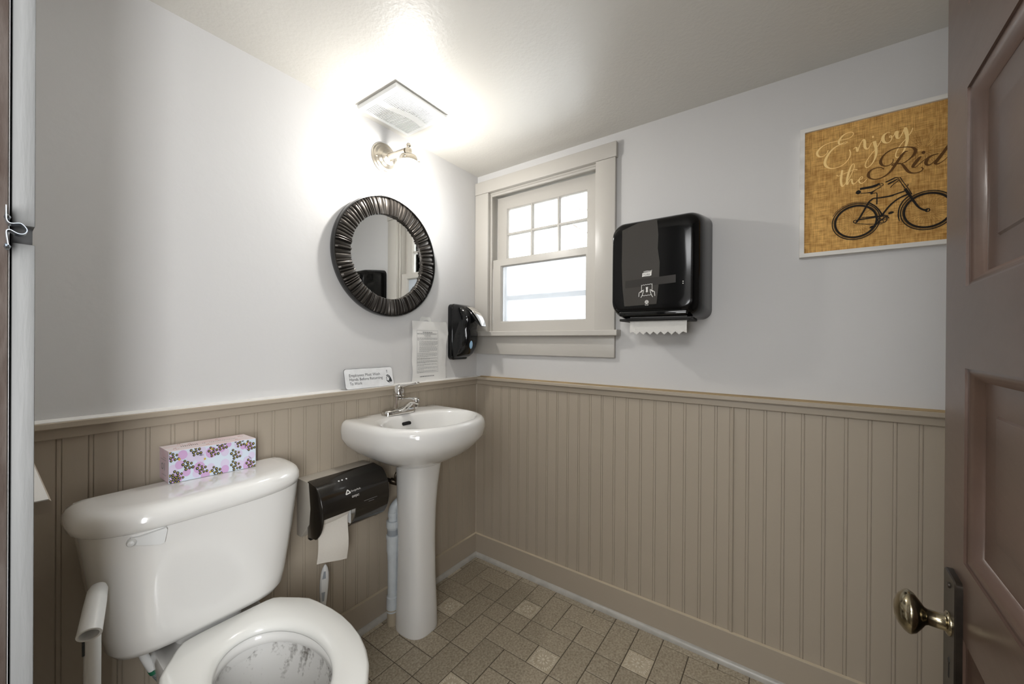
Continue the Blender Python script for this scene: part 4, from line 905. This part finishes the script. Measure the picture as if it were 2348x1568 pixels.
ST = {"cream":[[[1.5388,1.7666,.00249],[1.5415,1.7548,.00274],[1.5389,1.7416,.00249],[1.5296,1.7274,.00224],[1.5168,1.7196,.00199],[1.5029,1.7176,.00224],[1.4919,1.7204,.00349],[1.4825,1.7299,.00622],[1.4797,1.7421,.00685],[1.4835,1.7568,.00622],[1.4927,1.7727,.00498],[1.5046,1.7835,.00349],[1.5164,1.7885,.00249],[1.5281,1.7885,.00199],[1.5339,1.7914,.00174],[1.5302,1.7935,.00149],[1.5218,1.7911,.00249],[1.5164,1.7899,.00373],[1.5132,1.7951,.00523],[1.5153,1.8043,.00523],[1.5227,1.8146,.00398],[1.5322,1.8194,.00249],[1.5427,1.8199,.00199],[1.5479,1.8145,.00199],[1.5448,1.8064,.00199],[1.5354,1.8017,.00199],[1.5217,1.8016,.00199],[1.5088,1.8013,.00199],[1.4914,1.8015,.00199],[1.4749,1.7964,.00299],[1.4638,1.7866,.00498],[1.4599,1.7777,.00622],[1.4622,1.7684,.00523],[1.4684,1.7631,.00299],[1.4773,1.7642,.00199],[1.485,1.7706,.00199],[1.4874,1.7792,.00274]],[[1.5487,1.7652,.00174],[1.5518,1.7691,.00224],[1.5554,1.7674,.00423],[1.5575,1.7558,.00423],[1.5626,1.7722,.00224],[1.5686,1.7855,.00199],[1.5722,1.7871,.00498],[1.5742,1.7797,.00647],[1.5743,1.7674,.00647],[1.5769,1.7591,.00498],[1.5824,1.7576,.00224],[1.5879,1.7689,.00174],[1.5903,1.7729,.00174]],[[1.5907,1.79,.00498],[1.5927,1.79,.00647],[1.5949,1.79,.00498]],[[1.5958,1.776,.00747],[1.5973,1.7661,.00747],[1.5999,1.7519,.00647],[1.6,1.7357,.0056],[1.5961,1.7192,.00373],[1.5882,1.705,.00249],[1.5792,1.6999,.00199],[1.5757,1.707,.00224],[1.5786,1.7198,.00224],[1.5871,1.7352,.00199],[1.5969,1.7487,.00199],[1.6038,1.7588,.00199],[1.61,1.7717,.00199],[1.612,1.7765,.00174]],[[1.5223,1.707,.00523],[1.5202,1.6906,.0056],[1.5193,1.6741,.0056],[1.521,1.6596,.00498],[1.5242,1.6554,.00249],[1.53,1.6631,.00174],[1.5326,1.6681,.00174]],[[1.5089,1.6941,.00311],[1.5138,1.6901,.00162],[1.5245,1.6938,.00162],[1.5382,1.6973,.00162],[1.5506,1.7011,.00162],[1.5579,1.6986,.00311]],[[1.5337,1.6581,.00498],[1.5341,1.6761,.0056],[1.5382,1.6973,.00498],[1.5433,1.7141,.00299],[1.549,1.7198,.00187],[1.5506,1.7108,.00199],[1.5465,1.6952,.00199],[1.5404,1.6801,.00174],[1.5352,1.6689,.00174]],[[1.5353,1.6577,.00199],[1.5404,1.6704,.00174],[1.5451,1.672,.00349],[1.5457,1.6636,.00398],[1.5488,1.6566,.00324],[1.555,1.66,.00174],[1.5601,1.6671,.00174]],[[1.5601,1.6671,.00174],[1.5663,1.667,.00162],[1.5703,1.6715,.00187],[1.5683,1.675,.00174],[1.5632,1.6704,.00224],[1.5617,1.6626,.00324],[1.5653,1.6555,.00274],[1.5714,1.6555,.00199],[1.5765,1.6604,.00174],[1.5793,1.6652,.00174]],[[1.6304,1.7915,.00149],[1.6242,1.7928,.00199],[1.6174,1.7882,.00523],[1.6146,1.7784,.00747],[1.6171,1.7676,.00622],[1.6234,1.7624,.00324],[1.6301,1.7644,.00199],[1.6339,1.7726,.00224],[1.6329,1.7801,.00311],[1.6295,1.7805,.00224],[1.6292,1.7769,.00174],[1.6338,1.7759,.00174],[1.6386,1.7804,.00199],[1.6409,1.7882,.00299]],[[1.6409,1.7882,.00423],[1.6456,1.7887,.00573],[1.6442,1.78,.00747],[1.6457,1.7709,.00548],[1.6499,1.769,.00249],[1.6555,1.7791,.00224],[1.6601,1.7921,.00299],[1.6624,1.7946,.00573],[1.6638,1.7857,.00871],[1.6657,1.7733,.00772],[1.6663,1.7588,.00685],[1.664,1.7439,.0056],[1.6595,1.7282,.00373],[1.6512,1.7135,.00249],[1.6446,1.7127,.00224],[1.6422,1.7199,.00274],[1.6454,1.7335,.00249],[1.6538,1.7495,.00224],[1.6621,1.7601,.00199],[1.6694,1.7709,.00224],[1.6748,1.7796,.00224],[1.6777,1.7904,.00224]]],"dark":[[[1.6371,1.7108,.00174],[1.6366,1.7029,.00199],[1.6324,1.6961,.00199],[1.6247,1.6935,.00224],[1.616,1.6957,.00373],[1.6106,1.7045,.00685],[1.6106,1.7139,.00622],[1.6159,1.7259,.00373],[1.6274,1.736,.00299],[1.6416,1.7405,.00224],[1.6566,1.7397,.00224],[1.6724,1.7356,.00324],[1.6815,1.7284,.00622],[1.6834,1.7201,.00685],[1.6798,1.7108,.0056],[1.6716,1.7014,.00311],[1.6625,1.6947,.00249],[1.6541,1.6917,.00224],[1.6457,1.6933,.00249],[1.6372,1.6922,.00274],[1.6343,1.6923,.00199],[1.6362,1.6958,.00174],[1.6438,1.6957,.00174],[1.6513,1.6938,.00224],[1.6579,1.6868,.00523],[1.6644,1.6733,.00647],[1.671,1.6626,.0056],[1.6792,1.6579,.00299],[1.6883,1.6569,.00224],[1.6963,1.6607,.00224],[1.699,1.6658,.00299],[1.6954,1.6708,.00249]],[[1.6683,1.7244,.00174],[1.6623,1.7248,.00324],[1.6558,1.7174,.0056],[1.6475,1.7027,.00647],[1.64,1.6888,.00647],[1.6325,1.6762,.00523],[1.622,1.6655,.00373],[1.6094,1.6599,.00299],[1.5976,1.6594,.00249],[1.5877,1.6645,.00373],[1.5831,1.6724,.00685],[1.5836,1.6818,.00622],[1.5895,1.6898,.00324],[1.5994,1.6934,.00224],[1.6102,1.6919,.00199],[1.6173,1.6854,.00274]],[[1.6962,1.7116,.00498],[1.6996,1.7123,.00871],[1.7031,1.7132,.00498]],[[1.6956,1.7025,.00174],[1.6925,1.6995,.00548],[1.6863,1.6909,.00747],[1.6795,1.6798,.00747],[1.6786,1.6755,.00448],[1.6854,1.675,.00174],[1.6953,1.6847,.00174],[1.7041,1.6925,.00174]],[[1.7294,1.7001,.00249],[1.7199,1.6996,.00324],[1.7103,1.6947,.00573],[1.7051,1.6846,.00747],[1.706,1.6761,.00573],[1.7122,1.6732,.00274],[1.7217,1.6814,.00174],[1.7303,1.693,.00174],[1.7354,1.7016,.00174]],[[1.7489,1.719,.00685],[1.7439,1.7105,.00685],[1.7355,1.6953,.00685],[1.7261,1.6802,.00685],[1.7235,1.6746,.00622],[1.7279,1.6716,.00324],[1.7356,1.6752,.00174],[1.7424,1.6809,.00174],[1.7491,1.689,.00174]]],"bike":[[[1.5562,1.536,.00498],[1.5643,1.5497,.00473],[1.5744,1.5711,.00448],[1.5843,1.5922,.00448],[1.5893,1.598,.00423],[1.5952,1.6022,.00324],[1.6041,1.6013,.00324],[1.6236,1.6008,.00349],[1.6389,1.6019,.00349]],[[1.5603,1.5436,.00423],[1.5846,1.5439,.00373],[1.6044,1.5451,.00423],[1.6162,1.5456,.00498]],[[1.5684,1.5487,.00199],[1.5846,1.5476,.00249],[1.5995,1.5476,.00199]],[[1.5531,1.5331,.00149],[1.5847,1.5256,.00174],[1.6144,1.5211,.00174]],[[1.5843,1.5916,.00373],[1.5993,1.577,.00324],[1.6092,1.5603,.00349],[1.6152,1.5444,.00448]],[[1.5638,1.6374,.00622],[1.574,1.6378,.00647],[1.589,1.638,.00697],[1.5999,1.6402,.00697],[1.6083,1.6444,.00423]],[[1.5548,1.63,.00622],[1.5603,1.6284,.01295],[1.5659,1.6276,.00622]],[[1.5659,1.6234,.00199],[1.5791,1.6226,.00174],[1.5901,1.6215,.00423],[1.6,1.6274,.00174],[1.6108,1.6337,.00249]],[[1.5877,1.618,.00373],[1.5906,1.618,.00548],[1.5941,1.6179,.00199],[1.602,1.6166,.00199],[1.6024,1.6006,.00274],[1.6022,1.5829,.00299]],[[1.6268,1.5447,.00249],[1.6143,1.5352,.00299],[1.6006,1.5222,.00373]],[[1.6277,1.5494,.00498],[1.6334,1.5514,.00697],[1.6391,1.5525,.00373]],[[1.5868,1.5144,.00324],[1.5927,1.5161,.00747],[1.5997,1.5183,.00498]],[[1.6074,1.5485,.00249],[1.6171,1.5474,.00249],[1.6239,1.5441,.00249],[1.6288,1.5359,.00299]],[[1.6113,1.6014,.00349],[1.6211,1.6014,.00349],[1.6307,1.602,.00324],[1.643,1.6046,.00324],[1.6496,1.6064,.00324],[1.6644,1.6103,.00324]],[[1.6682,1.5987,.00423],[1.659,1.5952,.00423],[1.6497,1.5906,.00398],[1.6403,1.5834,.00398],[1.6308,1.5734,.00423],[1.6223,1.5611,.00448],[1.6175,1.5533,.00448],[1.6151,1.5478,.00498]],[[1.6516,1.6532,.00174],[1.6587,1.6371,.00174],[1.6681,1.618,.00174],[1.6769,1.5965,.00224]],[[1.6493,1.6472,.00174],[1.6541,1.6356,.00174],[1.6626,1.6173,.00249]],[[1.6626,1.6166,.00622],[1.6672,1.6064,.00672],[1.6719,1.5963,.00697]],[[1.6719,1.5963,.00622],[1.6793,1.5792,.00573],[1.6875,1.562,.00498],[1.693,1.5538,.00448],[1.7002,1.5473,.00498],[1.7086,1.5444,.00697]],[[1.6208,1.6448,.00274],[1.6342,1.6502,.00349],[1.6427,1.6538,.00249],[1.6493,1.6525,.00174]],[[1.6257,1.6376,.00324],[1.6314,1.6403,.00448],[1.6371,1.6433,.00373],[1.6493,1.6499,.00199]],[[1.6319,1.6262,.00174],[1.6362,1.6332,.00199],[1.6437,1.6393,.00174],[1.6489,1.644,.00199]],[[1.6671,1.6221,.00174],[1.6685,1.6244,.00199],[1.6688,1.6282,.00149]],[[1.6515,1.5226,.00174],[1.6492,1.5368,.00299],[1.6492,1.55,.00299],[1.6517,1.5652,.00299],[1.6581,1.5797,.00324],[1.6646,1.5875,.00324],[1.6728,1.5948,.00324]]]}
def strokes(name, key, m, x, k=5, extra=None):
    mb = MB()
    for s in ST[key]: ribbon(mb, s, B_(x), k)
    if extra: extra(mb, B_(x))
    return sub(unstack(mb, 0, 2e-7), name, m, cvs, pc, recalc=False)
def letters(key, groups, m, x):
    for g in groups:
        mb = MB()
        for i in g: ribbon(mb, ST[key][i], B_(x), 5)
        sub(unstack(mb, 0), 'letter', m, cvs, pc, recalc=False)
def spokes(mb, fn):
    for hu, hv, r in ((1.5541, 1.5391, .048), (1.7086, 1.5444, .049)):
        for k in range(36): a = 2 * PI * k / 36 + .05; ribbon(mb, [(hu + .008 * math.cos(a), hv + .008 * math.sin(a), .0004), (hu + r * math.cos(a), hv + r * math.sin(a), .0004)], fn, smooth=False)
    rg = random.Random(2)
    for k in range(46): a = 2 * PI * k / 46 + rg.uniform(-.05, .05); r0, r1 = rg.uniform(.009, .02), rg.uniform(.035, .07); ribbon(mb, [(1.7013 + r0 * math.cos(a), 1.7176 + r0 * math.sin(a), .0006), (1.7013 + r1 * math.cos(a), 1.7176 + r1 * math.sin(a), .0002)], fn, smooth=False)
mb = MB(); spokes(mb, B_(-.0137)); sub(mb, 'spoke_lines', M_spoke, cvs, pc, recalc=False)['kind'] = 'stuff'
letters('cream', [(0,), (1,), (2, 3), (4, 5), (6, 7), (8,), (9,), (10,)], M_cream, -.0139)
letters('dark', [(0, 1), (2, 3), (4, 5)], M_brown, -.0144)
mb = MB(); ribbon(mb, [(1.782, 1.728, .001), (1.800, 1.742, .002), (1.802, 1.760, .002), (1.792, 1.757, .004), (1.784, 1.740, .0065), (1.788, 1.722, .005), (1.800, 1.722, .0015), (1.814, 1.738, .001)], B_(-.0144)); sub(mb, 'letter', M_brown, cvs, pc, recalc=False)
def wheels(mb, fn):
    for hu, hv in ((1.5541, 1.5391), (1.7086, 1.5444)):
        annulus(mb, hu, hv, .0552, .0026, fn); annulus(mb, hu, hv, .0482, .0052, fn); annulus(mb, hu, hv, .0518, .0008, fn); annulus(mb, hu, hv, .0045, .0024, fn, 20)
    annulus(mb, 1.5541, 1.5391, .0592, .0014, fn, 40, .1, 2.72)
    annulus(mb, 1.6152, 1.5344, .0098, .0022, fn, 28); annulus(mb, 1.6122, 1.6394, .0038, .0016, fn, 20)
    for k in range(5): a = 2 * PI * k / 5; ribbon(mb, [(1.6152, 1.5344, .0016), (1.6152 + .0095 * math.cos(a), 1.5344 + .0095 * math.sin(a), .0016)], fn, smooth=False)
strokes('bicycle_drawing', 'bike', M_bike, -.0150, extra=wheels)

# ================================================================== outside: bare tree beyond the glass
tr = thing('bare_tree', 'bare leafless tree seen faintly outside the upper window panes', 'tree', (3.4, .25, -2.0))
rg = random.Random(4)
MB().tube([(3.4, .25, -2.0), (3.42, .22, .5), (3.38, .3, 2.0)], [.10, .08, .06], 10).build('trunk', M_twig, tr)
def limb(p, d, l, r, dep):
    q = p + d * l; m_ = (p + q) / 2 + Vector((rg.uniform(-.05, .05), rg.uniform(-.05, .05), rg.uniform(-.03, .05))) * l
    MB_.tube([p, m_, q], [r, r * .8, r * .6], 6)
    if dep:
        for _ in range(3): limb(p.lerp(q, rg.uniform(.5, 1)), (d + Vector((rg.uniform(-.6, .6), rg.uniform(-.6, .6), rg.uniform(-.3, .6)))).normalized(), l * .65, r * .5, dep - 1)
for a in range(5):
    MB_ = MB(); limb(Vector((3.39, .27, .9 + .25 * a)), Vector((math.cos(a * 2.1) * .5, math.sin(a * 2.3), .5)).normalized(), 1.0, .022, 3); MB_.build('branch', M_twig, tr)

for o in bpy.data.objects:
    if 'org' in o: del o['org']
